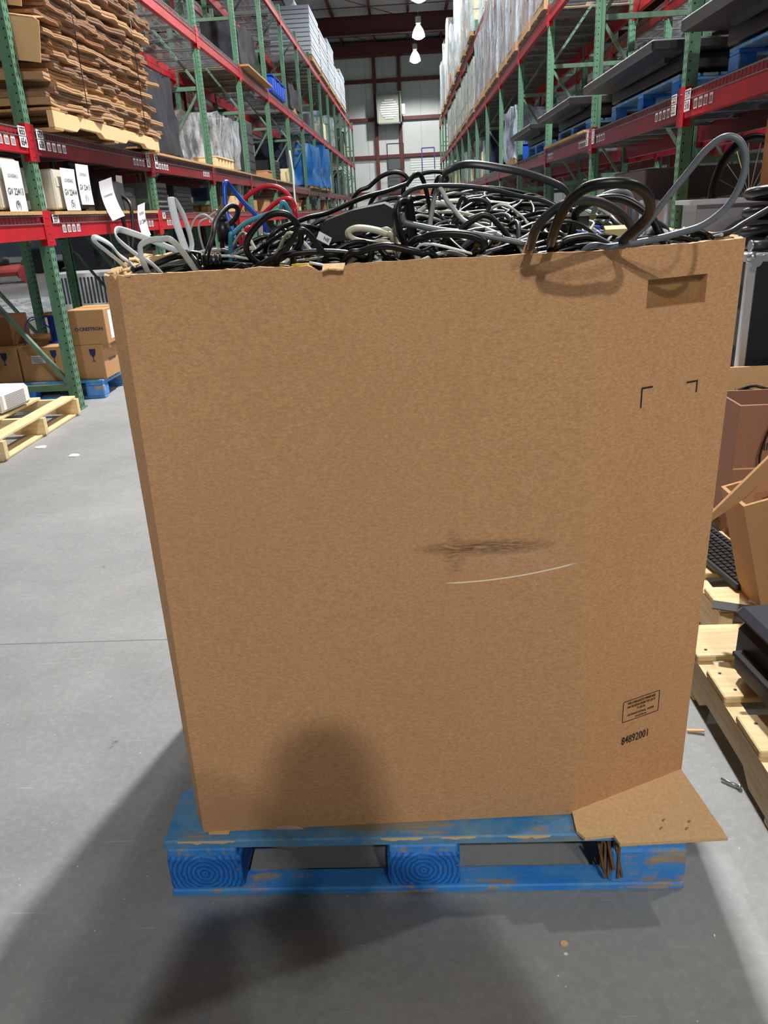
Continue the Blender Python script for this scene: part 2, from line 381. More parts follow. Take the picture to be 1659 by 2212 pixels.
def crom(pts, seg=8, closed=False):
    P = [Vector(p) for p in pts]; out = []
    n = len(P)
    for i in range(n if closed else n-1):
        p0 = P[(i-1) % n] if closed or i else P[0]*2-P[1]; p1 = P[i]; p2 = P[(i+1) % n]
        p3 = P[(i+2) % n] if closed or i < n-2 else P[-1]*2-P[-2]
        for k in range(seg):
            t = k/seg; out.append(.5*((2*p1)+(p2-p0)*t+(2*p0-5*p1+4*p2-p3)*t*t+(3*p1-p0-3*p2+p3)*t**3))
    if not closed: out.append(P[-1])
    return out
ORD = ['nearest', 'second', 'third', 'fourth', 'fifth', 'sixth', 'seventh', 'eighth', 'ninth', 'tenth', 'eleventh', 'twelfth', 'thirteenth', 'fourteenth', 'fifteenth', 'sixteenth', 'seventeenth']
# ============================================================ setting
def struct(name, mb, m):
    o = mb.build(name, m); o['kind'] = 'structure'; return o
YW = 48.0
struct('floor', MB().box(-24, -8, -.2, 20, YW+.3, 0), FLOOR)
wb = MB().box(-24, YW, 0, 20, YW+.2, 10.4)
struct('wall_back', wb, WALLM)
rs = MB()
for i in range(44): rs.box(-24+i, YW-.012, 0, -23.97+i, YW, 10.4)
struct('trim_1', rs, mat('panel_seam', (176, 182, 180), .6))
g = MB()
for z in (2.15, 4.05, 5.95, 7.85): g.box(-24, YW-.22, z-.09, 20, YW-.02, z+.09)
struct('trim_2', g, MAROON)
g = MB()
for x in (-1.48, -.12, -8.9, -5.2, 3.4, 7.1): g.box(x-.09, YW-.26, 0, x+.09, YW-.02, 9.3)
struct('trim_3', g, MAROON)
g = MB().box(-24, YW-.9, 8.95, 20, YW-.3, 9.55); struct('trim_4', g, MAROON)
g = MB()
for y in (40.5, 33, 25.5, 18, 10.5, 3, -4.5):
    z0, z1 = 8.72, 9.42
    g.box(-24, y-.02, z0, 20, y+.02, z1); g.box(-24, y-.16, z0-.02, 20, y+.16, z0); g.box(-24, y-.16, z1, 20, y+.16, z1+.02)
struct('ceiling_girders', g, mat('maroon_girder', (74, 26, 28), .6)); bpy.data.objects['ceiling_girders'].name = 'trim_5'
g = MB()
for i in range(24):
    x = -22+i*1.72
    g.box(x, -8, 9.44, x+.09, YW, 9.46); g.box(x+.07, -8, 9.44, x+.09, YW, 9.66); g.box(x, -8, 9.64, x+.09, YW, 9.66)
struct('trim_6', g, MAROON)
g = MB()
for y in (46.4, 44.6, 42.6, 38.6, 36.6, 34.6, 31, 29, 27, 24, 22):
    g.bar((-24, y, 9.4), (20, y, 9.4), .03, .03)
for k in range(7):
    y = 33+(k-3)*7.5
    for x in range(-20, 20, 5): g.bar((x, y, 9.38), (x+5, y+7.5, 9.38), .025, .025)
struct('trim_7', g, MAROON)
struct('ceiling', MB().box(-24, -8, 9.7, 20, YW+.3, 9.8), CEILM)
for i, (x, y) in enumerate(((-4.35, 40.5), (-4.9, 33), (-3.62, 13.9), (-4.35, 25.5), (2.98, 18))):
    c = MB().box(x-.12, y-.1, 0, x+.12, y-.085, 9.4).box(x-.12, y+.085, 0, x+.12, y+.1, 9.4).box(x-.01, y-.09, 0, x+.01, y+.09, 9.4)
    struct('trim_%d' % (8+i), c, MAROON)
# roll-up door on the back wall right of the fan and grey door leaf
d = MB()
for k in range(30): d.box(.35, YW-.10, .02+k*.13, 3.1, YW-.05, .13+k*.13)
dd = struct('door_1', d, mat('white_door_slat', (226, 236, 232), .5))
d = MB().box(-.95, YW-.16, 0, -.2, YW-.04, 4.0)
struct('door_2', d, mat('grey_door', (84, 90, 92), .5))
# ------------------------------------------------------------ lamps
def make_lamp():
    t = thing('high_bay_lamp', '', 'lamp', group='high bay lamps over the aisle')
    MB().tube([(0, 0, .75), (0, 0, 1.69)], .008, 6).build('chain', STEEL, t)
    MB().cbox((0, 0, .62), (.24, .2, .26), b=.02).build('ballast_box', ALU, t)
    MB().lathe([(.05, .5), (.07, .47), (.12, .40), (.20, .28), (.26, .12), (.275, 0), (.265, 0), (.25, .12), (.19, .27), (.11, .39), (.04, .46)], 24).build('reflector', mat('prismatic_reflector', (220, 236, 232), .2, emit=1.6), t)
    MB().lathe([(.0, -.09), (.12, -.075), (.20, -.03), (.245, .04), (.24, .10), (0, .12)], 24).build('bulb', mat('lamp_glow', (236, 255, 240), .3, emit=26), t)
    return t
lamp0 = None
for i, (x, y, k) in enumerate(AISLE_LAMPS):
    lb = 'round high bay lamp hanging over the aisle, ' + ('%s from the camera' % ORD[i] if i < 4 else ['cut by the top edge', 'middle one in view', 'farthest one'][i-4])
    if lamp0 is None: lamp0 = make_lamp(); lamp0.location = (x, y, 8.0); lamp0['label'] = lb
    else: dup(lamp0, (x, y, 8.0), 0, lb)
    lamp_light('lamp_light', x, y, 7.9, LAMP_W*k)
dup(lamp0, (.75, -6.3, 8.0), 0, 'round high bay lamp hanging over the aisle behind the camera')
lamp_light('lamp_light', .75, -6.3, 7.9, LAMP_W*.68, (1, .985, .95))
dup(lamp0, (2.8, -7.6, 8.0), 0, 'round high bay lamp hanging to the right behind the camera')
lamp_light('lamp_light', 2.8, -7.6, 7.9, LAMP_W*.34, (1, .96, .9))
for x, y in ((-7.4, 6), (-7.4, 14), (-7.4, 24), (-7.4, 36), (7.2, 4), (7.2, 14), (7.2, 26)):  # unseen lamps added to give bounce light and brighten the neighbouring aisles
    dup(lamp0, (x, y, 8.0), 0, 'unseen round lamp added over the %s neighbouring aisle, %d metres along' % ('left' if x < 0 else 'right', y))
    lamp_light('lamp_light', x, y, 7.9, LAMP_W*.34)
# ============================================================ racks
PITCH = 2.56; Y0 = 5.5; XL = -2.43; XR = 1.76; DEP = 1.02; TOP = 5.25
def post_mb():
    mb = MB(); w = .038; t = .003
    # C section: aisle face at x=0, flanks stepping in
    prof = [(-.074, -w+.006), (-.042, -w+.006), (-.040, -w), (0, -w), (0, w), (-.040, w), (-.042, w-.006), (-.074, w-.006), (-.074, w-.02), (-.071, w-.02), (-.071, w-.009), (-.04, w-.009), (-.037, w-.003), (-.003, w-.003), (-.003, -w+.003), (-.037, -w+.003), (-.04, -w+.009), (-.071, -w+.009), (-.071, -w+.02), (-.074, -w+.02)]
    n = len(prof); vs = [(x, y, z) for z in (0, TOP) for x, y in prof]
    return mb.add(vs, [[i, (i+1) % n, n+(i+1) % n, n+i] for i in range(n)])
def make_frame():
    t = thing('rack_upright_frame', '', 'rack frame', group='rack upright frames')
    pm = post_mb(); p = pm.build('front_post', POST, t)
    q = p.copy(); COL.objects.link(q); q.name = 'rear_post'; q.parent = t; q.location = (-DEP, 0, 0); q.rotation_euler = (0, 0, math.pi)
    for z in (.16, 1.45, 2.75, 4.0, 5.15):
        MB().box(-DEP+.07, -.016, z-.022, -.07, .016, z+.022).build('horizontal_brace', GREEN, t)
    for (z0, z1), fl in zip(((.2, 1.42), (1.5, 2.7), (2.8, 3.95), (4.05, 5.1)), (0, 1, 0, 1)):
        a = (-DEP+.075, 0, z0 if fl else z1); b = (-.075, 0, z1 if fl else z0)
        MB().bar(a, b, .032, .028).build('diagonal_brace', GREEN, t)
    for x in (0, -DEP):
        s = -1 if x == 0 else 1
        MB().box(min(x, x+s*.1)-.01, -.06, 0, max(x, x+s*.1)+.01, .06, .008).build('foot_plate', GREEN, t)
    return t
BL = PITCH-.078
def make_beam():
    t = thing('rack_beam', '', 'rack beam', group='rack beams')
    h = .145
    prof = [(-.05, 0), (.0, 0), (.0, h-.045), (-.012, h-.04), (-.012, h), (-.05, h)]
    n = len(prof); vs = [(x, y, z-h) for y in (0.02, BL-.02) for x, z in prof]
    MB().add(vs, [list(range(n)), list(range(n, 2*n))[::-1]]+[[i, (i+1) % n, n+(i+1) % n, n+i] for i in range(n)]).build('beam_bar', RED, t)
    for y0, y1, ya in ((-.052, .024, -1), (BL-.024, BL+.052, 1)):
        mb = MB(); inner = y0+.0 if ya < 0 else y1
        mb.box(.001, y0, -.19, .006, y1, .035)
        yy = .0 if ya < 0 else BL
        mb.box(-.05, yy+ya*.001-.002, -.19, .004, yy+ya*.001+.002, .035)
        for z in (-.16, -.11, -.06, -.01):
            yc = (y0+y1)/2+ya*.012; mb.cyl((.005, yc, z), (.009, yc, z), .006, 8)
        mb.build('end_connector', RED, t)
    return t
def make_deck(waterfall=True, fine=True):
    t = thing('wire_deck', '', 'wire deck', group='wire decks')
    mb = MB(); L_ = BL-.04; r = .0022
    n = 48 if fine else 24
    for i in range(n+1):
        y = .02+L_*i/n; mb.bar((-DEP+.02, y, .0), (-.004, y, .0), r*2, r*2)
        if waterfall: mb.bar((.002, y, 0.002), (.0045, y, -.052), r*2, r*2)
    for j in range(11):
        x = -DEP+.03+(DEP-.04)*j/10; mb.bar((x, .02, -.004), (x, .02+L_, -.004), r*2, r*2)
    if waterfall:
        for z in (-.006, -.052): mb.bar((.007, .02, z), (.007, .02+L_, z), r*2.4, r*2.4)
    mb.build('wire_mesh', GALV, t)
    for k in range(4):
        y = .02+L_*(k+.5)/4
        MB().box(-DEP+.02, y-.03, -.035, -.03, y+.03, -.008).build('support_channel', GALV, t)
    return t
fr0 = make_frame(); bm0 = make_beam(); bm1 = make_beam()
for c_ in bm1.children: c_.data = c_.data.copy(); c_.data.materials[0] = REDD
dk0 = make_deck(); used = set()
def inst(src, loc, rz, label, group):
    if src.name not in used:
        used.add(src.name); src.location = loc; src.rotation_euler = (0, 0, rz); src['label'] = label; src['group'] = group; return src
    return dup(src, loc, rz, label, group)
LV = {'L0': 1.325, 'L1': 1.85, 'L2': 3.36, 'L3': 5.06}
LVR = {'R1': 1.835, 'R2': 3.36, 'R3': 4.95}
names = {'L0': 'waist-high', 'L1': 'eye-high', 'L2': 'second high', 'L3': 'topmost', 'R1': 'eye-high', 'R2': 'second high', 'R3': 'topmost'}
FRONT_BEAMS = {}
def rack_row(side, x0, ks, levels, rowname, cond=lambda k, lv: True, rear=True, deck=True, row2=False):
    """side -1: the aisle face looks to +x (left rack); side 1: looks to -x (right rack)"""
    rz = 0 if side < 0 else math.pi
    for k in ks:
        inst(fr0, (x0, Y0+PITCH*k, 0), rz, 'green perforated steel rack upright frame, %s in the %s' % (ORD[k+1], rowname), 'upright frames of the '+rowname)
    for k in ks[:-1]:
        for lv, z in levels.items():
            if not cond(k, lv): continue
            ys = Y0+PITCH*k+.039; ye = ys+BL
            # local +y must run along the bay for either facing
            lf = (x0, ys, z) if side < 0 else (x0, ye, z)
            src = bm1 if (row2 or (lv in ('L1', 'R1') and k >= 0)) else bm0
            b = inst(src, lf, rz, 'red steel %s front beam, %s bay of the %s' % (names[lv], ORD[k+1], rowname), 'front beams of the '+rowname)
            FRONT_BEAMS[(side, k, lv, x0)] = b
            if rear:
                xr = x0+side*DEP
                lr = (xr, ye, z) if side < 0 else (xr, ys, z)
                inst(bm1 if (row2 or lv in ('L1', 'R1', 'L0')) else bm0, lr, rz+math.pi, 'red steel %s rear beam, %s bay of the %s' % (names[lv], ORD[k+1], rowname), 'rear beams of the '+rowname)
            if deck:
                inst(dk0, (lf[0], lf[1], z+.005), rz, 'galvanised %s wire mesh deck, %s bay of the %s' % (names[lv], ORD[k+1], rowname), 'wire decks of the '+rowname)
rack_row(-1, XL, list(range(-1, 15)), LV, 'left aisle rack')
rack_row(1, XR, list(range(-1, 15)), LVR, 'right aisle rack', cond=lambda k, lv: lv != 'R3' or k >= 5)
rack_row(-1, XL-DEP-.35, list(range(-1, 10)), {k: LV[k] for k in ('L1', 'L2', 'L3')}, 'rack behind the left one', cond=lambda k, lv: k >= 1 or lv != 'L1', row2=True)
rack_row(1, XR+DEP+.35, list(range(-1, 10)), {k: LVR[k] for k in ('R1', 'R2')}, 'rack behind the right one', row2=True)
# ------------------------------------------------------------ placards on the near beams
def beam_marks(side, k, lv, near, far):
    """white number placards and bar-code labels at the ends of a front beam"""
    b = FRONT_BEAMS[(side, k, lv, XL if side < 0 else XR)]
    # aisle plane: ex runs left-to-right as read, in the beam's local frame the face looks to +x
    ex = (0, 1, 0); ey = (0, 0, 1)
    for nums, yc, sg in ((near, .09, 1), (far, BL-.09, -1)):
        if side > 0: yc = BL-yc; sg = -sg
        if nums:
            for i, s in enumerate(nums):
                zc = -.02-.062*i
                rects([(-.05, -.03, .05, .03)], (.008, yc, zc), ex, ey, .001).build('number_placard', LABELW, b)
                text(s, .062, INK, b, (.0102, yc, zc), ex, ey, 'placard_number', .8, bold=.02)
        rr = []; bars = []
        for j in range(4):
            y = yc+sg*(.13+.085*j); rr.append((y-.028, -.11, y+.028, -.055))
            bars += [(y-.022+q*.006, -.105, y-.019+q*.006, -.068) for q in range(8)]
        rects(rr, (.001, 0, 0), ex, ey, .001).build('barcode_labels', LABELW, b)
        rects(bars, (.0022, 0, 0), ex, ey, .0004).build('barcode_bars', mat('barcode_grey', (96, 96, 100), .7), b)
beam_marks(-1, -1, 'L1', (), ('655', '654')); beam_marks(-1, 0, 'L1', ('659', '658'), ('663', '662'))
beam_marks(-1, 1, 'L1', ('667', '666'), ()); beam_marks(-1, 0, 'L0', ('537',), ()); beam_marks(-1, 1, 'L0', ('541',), ('545',))
beam_marks(1, -1, 'R1', (), ('519', '518')); beam_marks(1, 0, 'R1', ('523', '522'), ('527', '526')); beam_marks(1, 1, 'R1', ('531', '530'), ())
# ============================================================ pallets
def block_pallet(name, label, loc, rz=0, W_=1.0, D_=1.2, group=None, fancy=False):
    """blue block pallet, local origin at the near left corner on the ground; boards along x"""
    t = thing(name, label, 'pallet', loc, rz, group)
    xs = ((0, .145), (W_/2-.07, W_/2+.07), (W_-.145, W_)); ys = ((0.0, .1), (D_/2-.05, D_/2+.05), (D_-.1, D_))
    for y0, y1 in ys: MB().cbox((W_/2, (y0+y1)/2-(0 if y0 else .026), .01), (W_, (y1-y0) if y0 else .05, .018), b=.003).build('bottom_board', BLUEX, t)
    for i, (x0, x1) in enumerate(xs):
        for j, (y0, y1) in enumerate(ys):
            o = MB().cbox((0, 0, 0), (x1-x0, y1-y0, .083), b=.006).build('block', BLUEE if i < 2 else BLUEX, t, ((x0+x1)/2, (y0+y1)/2, .0605))
        MB().cbox(((x0+x1)/2, D_/2, .1125), (x1-x0-.01, D_, .019), b=.003).build('stringer_board', BLUEY, t)
    yb = 0
    for i in range(7):
        w = .14 if i in (0, 3, 6) else .1
        MB().cbox((W_/2, yb+w/2, .1325), (W_, w, .02), b=.003).build('deck_board', BLUEDK, t)
        yb += w+(D_-.14*3-.4)/6
    return t
def stringer_pallet(name, label, loc, rz=0, W_=1.2, D_=1.05, boards=((0, .13), (.2, .09), (.36, .09), (.52, .09), (.68, .09), (.84, .13)), mx=WOODX, my=WOODY, notched=True, group=None):
    """pallet with stringers along y and boards along x, origin at near left corner"""
    t = thing(name, label, 'pallet', loc, rz, group)
    for y, w in boards: MB().cbox((W_/2, y+w/2, .13), (W_, w, .018), b=.003).build('deck_board', mx, t)
    for y, w in (boards[0], boards[-1], (D_/2-.045, .09)): MB().cbox((W_/2, y+w/2, .009), (W_, w, .016), b=.003).build('bottom_board', mx, t)
    for x in (0, W_/2-.02, W_-.04):
        n = D_/8
        pr = [(0, .018), (D_*.16, .018), (D_*.19, .05), (D_*.36, .05), (D_*.39, .018), (D_*.6, .018), (D_*.63, .05), (D_*.81, .05), (D_*.84, .018), (D_, .018), (D_, .12), (0, .12)]
        vs = [(x+dx, a, b) for dx in (0, .04) for a, b in pr]; m = len(pr)
        MB().add(vs, [list(range(m)), list(range(m, 2*m))[::-1]]+[[i, (i+1) % m, m+(i+1) % m, m+i] for i in range(m)]).build('stringer', my, t)
    return t
PX0, PY0 = -.512, 1.13
pal = block_pallet('blue_pallet', 'worn blue painted wooden block pallet under the big cardboard bin', (PX0, PY0, 0))
# exposed knot-like wood round seen under the front deck board, splintered notch by the right block, nails
MB().lathe([(0, -.004), (.045, -.004), (.048, 0), (.048, .004), (0, .004)], 20, Matrix.Translation((.235, .03, .122)) @ Matrix.Rotation(math.pi/2, 4, 'X') @ Matrix.Diagonal((1, .62, 1, 1))).build('wood_disc', mat('bare_wood_disc', (206, 176, 150), .8, var=.2), pal)
sp = MB()
for i in range(16):
    x = .835+R_.uniform(0, .035); y = R_.uniform(-.004, .03)
    sp.bar((x+R_.uniform(-.012, .002), y, .118), (x+R_.uniform(-.004, .014), y-.002, .03+R_.uniform(0, .05)), .004, .005)
sp.build('splinters', mat('splintered_wood', (120, 88, 56), .9, var=.5, scale=40), pal)
ch = MB()
for x0, x1 in ((.03, .14), (.42, .50), (.535, .60), (.66, .74)):
    n = 9; pts = [(x0+(x1-x0)*i/n, -.0008, .1422-.0035-R_.random()*.006*math.sin(math.pi*i/n)) for i in range(n+1)]
    for i in range(n): a, b = pts[i], pts[i+1]; ch.add([a, b, (b[0], -.0008, .143), (a[0], -.0008, .143)], [(0, 1, 2, 3)])
ch.build('bare_wood_chips', mat('fresh_wood', (224, 190, 140), .8), pal, fix=False)
# ============================================================ the big cardboard bin
ZB, ZT = .1445, 1.18
bin_ = thing('cardboard_bin', 'huge open kraft cardboard octagonal bin full of cables on the blue pallet', 'cardboard box', (0, 0, 0))
TOPP = [(-.428, 1.170), (.279, 1.178), (.535, 1.305), (.572, 1.45), (.592, 1.92), (.36, 2.16), (-.36, 2.16), (-.565, 1.96), (-.578, 1.72), (-.505, 1.38), (-.461, 1.205)]
BOTP = [(-.436, 1.150), (.281, 1.180), (.523, 1.292), (.562, 1.45), (.585, 1.92), (.36, 2.16), (-.36, 2.16), (-.56, 1.96), (-.57, 1.72), (-.50, 1.38), (-.455, 1.185)]
def wall_pt(i, s, z, off=0, fit=False):
    n = len(TOPP); t = (z-ZB)/(ZT-ZB)
    A = Vector(BOTP[i]).lerp(Vector(TOPP[i]), t); B = Vector(BOTP[(i+1) % n]).lerp(Vector(TOPP[(i+1) % n]), t)
    d = (B-A); L_ = d.length; d = d/L_; nr = Vector((d.y, -d.x)); s = s*(L_/panel_len(i) if fit else 1); p = A+d*s+nr*off
    return Vector((p.x, p.y, z))
def panel_len(i): return (Vector(TOPP[(i+1) % len(TOPP)])-Vector(TOPP[i])).length
def tear(i, s):
    j = noise.noise(Vector((s*26, i*3.1, 1)))*.0022+noise.noise(Vector((s*90, i, 4)))*.0012
    if i == 0: j += -.010*math.exp(-((s-.30)/.012)**2)-.004*math.exp(-((s-.33)/.02)**2)+.003*math.exp(-((s-.35)/.006)**2)
    if i in (9, 10): j += noise.noise(Vector((s*60, i, 9)))*.012-.002
    return j
body = MB(); inner = MB(); rimm = MB(); TH = .013; n = len(TOPP)
SLOT = (.092, .212, 1.088, 1.132)
for i in range(n):
    PL = panel_len(i); steps = max(2, int(PL/.008)); ss = [PL*k/steps for k in range(steps+1)]
    zs = [ZB, .3, .5, .7, .9, 1.05, 1.16, ZT]
    if i == 1:
        ss = sorted(set(ss+[SLOT[0], SLOT[1]])); zs = sorted(zs+[SLOT[2], SLOT[3]])
    def P(s, z, off):
        zz = z+(tear(i, s) if z == ZT else 0)
        o2 = off+(-.0035*math.sin(math.pi*s/PL)*math.sin(math.pi*(z-ZB)/(ZT-ZB)) if i == 0 else 0)
        p = wall_pt(i, s, z, o2, True)
        # limit seam gaps by sharing corner points
        p.z = zz; return p
    def corner(j, z, off):
        t = (z-ZB)/(ZT-ZB); q = Vector(BOTP[j % n]).lerp(Vector(TOPP[j % n]), t)
        c = Vector((.02, 1.66)); d = (q-c).normalized(); q = q+d*off*1.1; return Vector((q.x, q.y, z+(tear((j) % n, 0) if z == ZT else 0)))
    def Q(k, z, off):
        if k == 0: return corner(i, z, off)
        if k == len(ss)-1: return corner(i+1, z, off)
        return P(ss[k], z, off)
    for off, mb in ((0, body), (-TH, inner)):
        for a in range(len(ss)-1):
            for b in range(len(zs)-1):
                if i == 1 and off == 0 and SLOT[0]-1e-6 <= ss[a] and ss[a+1] <= SLOT[1]+1e-6 and SLOT[2]-1e-6 <= zs[b] and zs[b+1] <= SLOT[3]+1e-6: continue
                mb.add([Q(a, zs[b], off), Q(a+1, zs[b], off), Q(a+1, zs[b+1], off), Q(a, zs[b+1], off)], [(0, 1, 2, 3)], True)
    for a in range(len(ss)-1):
        rimm.add([Q(a, ZT, 0), Q(a+1, ZT, 0), Q(a+1, ZT, -TH), Q(a, ZT, -TH)], [(0, 1, 2, 3)])
        body.add([Q(a, ZB, 0), Q(a+1, ZB, 0), Q(a+1, ZB, -TH), Q(a, ZB, -TH)], [(0, 1, 2, 3)])
MB().add([wall_pt(1, a_, b_, -.0122) for a_, b_ in ((SLOT[0], SLOT[2]), (SLOT[1], SLOT[2]), (SLOT[1], SLOT[3]), (SLOT[0], SLOT[3]))], [(0, 1, 2, 3)]).build('slot_backing', make_kraft('shaded_slot_board', (160, 124, 82), (140, 104, 64), (176, 140, 98)), bin_, fix=False)  # backing coloured darker to stand in for shade inside the slot
s0, s1, z0, z1 = SLOT
def SP(s, z, off): return wall_pt(1, s, z, off, True)
for (a, b) in (((s0, z0), (s1, z0)), ((s1, z0), (s1, z1)), ((s1, z1), (s0, z1)), ((s0, z1), (s0, z0))):
    body.add([SP(*a, 0), SP(*b, 0), SP(*b, -.0125), SP(*a, -.0125)], [(0, 1, 2, 3)])
import bmesh
def weld(o, d=.0004):
    b = bmesh.new(); b.from_mesh(o.data); bmesh.ops.remove_doubles(b, verts=b.verts, dist=d); bmesh.ops.recalc_face_normals(b, faces=b.faces); b.to_mesh(o.data); b.free()
bo = body.build('outer_wall', KRAFT, bin_, fix=False); weld(bo)
try: bo.data.set_sharp_from_angle(angle=.3)
except Exception: pass
io = inner.build('inner_wall', KRAFTI, bin_, fix=False); weld(io); io['label'] = 'paler inner liner of the bin'
rimm.build('torn_rim', PALE, bin_, fix=False)
MB().prism([tuple(Vector(p).lerp(Vector((.02, 1.66)), .03)) for p in BOTP], ZB+.001, ZB+.006).build('bin_floor', KRAFTI, bin_)
# ragged paper layers at the left corner and the pushed-in fold on the front rim
rg = MB()
for k in range(26):
    t = k/25; bx = Vector((-.43, 1.172, 0)).lerp(Vector((-.575, 1.72, 0)), t**1.3); w = R_.uniform(.010, .024); hh = R_.uniform(-.004, .010)
    a = R_.uniform(0, 6.3); q = [Vector((math.cos(a+j*1.57)*w*(1 if j % 2 else .5)+bx.x+.012, math.sin(a+j*1.57)*w+bx.y+.008, 1.180+hh+R_.uniform(-.004, .006))) for j in range(4)]
    rg.add(q+[p-Vector((0, 0, .002)) for p in q], [(0, 1, 2, 3), (7, 6, 5, 4), (0, 1, 5, 4), (1, 2, 6, 5), (2, 3, 7, 6), (3, 0, 4, 7)])
for k in range(4):
    x = -.125+k*.007; q = [Vector((x, 1.166-R_.uniform(0, .002), 1.174+R_.uniform(-.002, .002))), Vector((x+.010, 1.166-R_.uniform(0, .003), 1.174+R_.uniform(-.002, .002))), Vector((x+.012, 1.182, 1.181)), Vector((x, 1.182, 1.181))]
    rg.add(q+[p-Vector((0, 0, .002)) for p in q], [(0, 1, 2, 3), (7, 6, 5, 4), (0, 1, 5, 4), (1, 2, 6, 5), (2, 3, 7, 6), (3, 0, 4, 7)])
rg.build('torn_paper_layers', PALE, bin_)
# bottom flap lying on the pallet at the right corner
FL = [(.278, 1.184), (.521, 1.300), (.546, 1.106), (.348, 1.096), (.342, 1.118), (.288, 1.112), (.276, 1.13)]
fo = MB().prism(FL, .1448, .1518).build('bottom_flap', PALE, bin_); fo['label'] = 'pale folded-out bottom flap on the pallet corner'
nl = MB()
for x, y in ((.440, 1.150), (.487, 1.146), (.430, 1.130), (.476, 1.128)): nl.tube([(x, y, .150), (x+.004, y-.001, .156)], .0018, 6)
nl.build('staple_nails', STEEL, bin_)
MB().box(-.425, 1.144, .1445, -.385, 1.160, .1465).build('torn_corner', PALE, bin_)
# print on the chamfer panel
A = wall_pt(1, 0, .6); Bp = wall_pt(1, .2, .6); EX = (Bp-A).normalized(); EZ = Vector((0, 0, 1))
def on(s, z):
    p = wall_pt(1, s, z, 0); return p
def lines(segs, w, name, m=INKR):
    mb = MB()
    for (a, b) in segs:
        p, q = on(*a), on(*b); mb.bar(p, q, .0012 if abs(a[1]-b[1]) > .9 else w, w)
    return mb
def strip(a, b, w, mb):
    p = on(*a); q = on(*b); d = (q-p).normalized(); nn = Vector((EX.y, -EX.x, 0)); sd = d.cross(nn).normalized()*w/2
    e = nn*.0008; mb.add([p-sd+e, q-sd+e, q+sd+e, p+sd+e], [(0, 1, 2, 3)])
mb = MB()
for a, b in (((.094, .966), (.116, .966)), ((.094, .967), (.094, .934)), ((.187, .963), (.210, .963)), ((.210, .9645), (.210, .944))): strip(a, b, .0028, mb)
mb.build('corner_marks', INK, bin_, fix=False)
mb = MB(); a0, a1, b0, b1 = .103, .189, .322, .368
for a, b in (((a0, b0), (a1, b0)), ((a0, b1), (a1, b1)), ((a0, b0), (a0, b1)), ((a1, b0), (a1, b1))): strip(a, b, .0016, mb)
mb.build('stamp_frame', INKR, bin_, fix=False)
sm = (a0+a1)/2
for s_, sz, z, w in (('THIS CORRUGATED FIBREBOARD', .0072, .3612, .62), ('HAS AN EDGE CRUSH TEST (ECT)', .0072, .3530, .62), ('71 LBS./IN.', .0066, .3450, .7), ('INTERNATIONAL  PAPER', .0058, .3350, .98), ('LANCASTER, GA', .0046, .3275, .8)):
    text(s_, sz, INKR, bin_, on(sm, z), on(.2, z)-on(0, z), EZ, 'stamp_lettering', w, bold=.03)
text('84892001', .0255, INK, bin_, on(.137, .278), on(.2, .278)-on(0, .278), EZ, 'printed_number', .66, bold=.008, lift=.0016)
# ============================================================ cables
CAB = []
BLK = mat('black_cable', (9, 9, 10), .38, spec=.4); CHR = mat('charcoal_cable', (38, 40, 44), .4)
GRY = mat('grey_cable', (104, 110, 118), .4); PGR = mat('pale_grey_cable', (178, 182, 178), .45); WHT = mat('white_cable', (222, 228, 230), .45)
BLU = mat('blue_cable', (22, 84, 190), .35); REDC = mat('red_cable', (200, 26, 44), .35); TEAL = mat('teal_cable', (70, 150, 170), .4)
OLV = mat('beige_cable', (186, 184, 160), .45)
def hero(px, ys, r, m, name, label, cat='cable', r2=None, seg=8, tail=True, plug=None):
    """one named cable: image points with their depth over the bin, extended into the heap at both ends"""
    nP = len(px); P_ = []
    for i, (u, v) in enumerate(px):
        t = i/(nP-1)
        y = ys if isinstance(ys, (int, float)) else (ys[0]+(ys[1]-ys[0])*t if len(ys) == 2 else ((1-t)**2*ys[0]+2*t*(1-t)*(2*ys[1]-.5*(ys[0]+ys[2]))+t*t*ys[2]))
        P_.append(at(u, v, y=y))
    if tail:
        for e in (0, -1):
            p = P_[e]; q = P_[1] if e == 0 else P_[-2]; d = (p-q).normalized()
            ex = Vector((max(-.4, min(.5, p.x+d.x*.05)), max(1.26, p.y+.06), 1.10))
            if e == 0: P_.insert(0, ex)
            else: P_.append(ex)
    mb = MB().tube(crom(P_, seg), r, 8 if not r2 else 8, r2=r2)
    root = P_[0]
    o = mb.build(name, m); tag(o, label, cat)
    return o
H_ = hero
H_([(277, 585), (239, 550), (205, 522), (209, 513), (239, 529), (260, 553), (299, 585)], (1.22, 1.16, 1.28), .0052, WHT, 'ribbon_cable', 'flat pale ribbon cable looping out over the left corner of the bin', r2=.0014)
H_([(339, 580), (299, 553), (255, 517), (251, 498), (272, 499), (351, 529), (400, 560)], (1.25, 1.3, 1.4), .0055, WHT, 'ribbon_cable', 'flat pale ribbon cable in a wide loop, second from the left bin corner', r2=.0014)
H_([(317, 583), (304, 547), (308, 526), (345, 517), (387, 535)], 1.24, .005, PGR, 'ribbon_cable', 'flat grey ribbon cable arched just inside the left end of the bin rim', r2=.0014)
H_([(404, 560), (400, 538), (381, 481), (370, 434), (373, 428), (383, 440), (399, 472), (414, 523), (414, 560)], (1.35, 1.4), .0065, WHT, 'ribbon_cable', 'flat white ribbon cable folded into a tall spike at left', r2=.0016)
H_([(447, 571), (459, 511), (465, 481), (480, 458), (498, 444), (513, 450), (510, 470), (489, 493), (480, 520)], (1.25, 1.35, 1.45), .0045, BLK, 'power_cord', 'glossy black cord bent in a hook left of the blue cable')
H_([(510, 540), (504, 502), (489, 457), (485, 402), (489, 393), (496, 400), (516, 426), (556, 469), (575, 495)], (1.4, 1.5), .0040, BLU, 'network_cable', 'bright blue cable rising in a narrow peak from the heap')
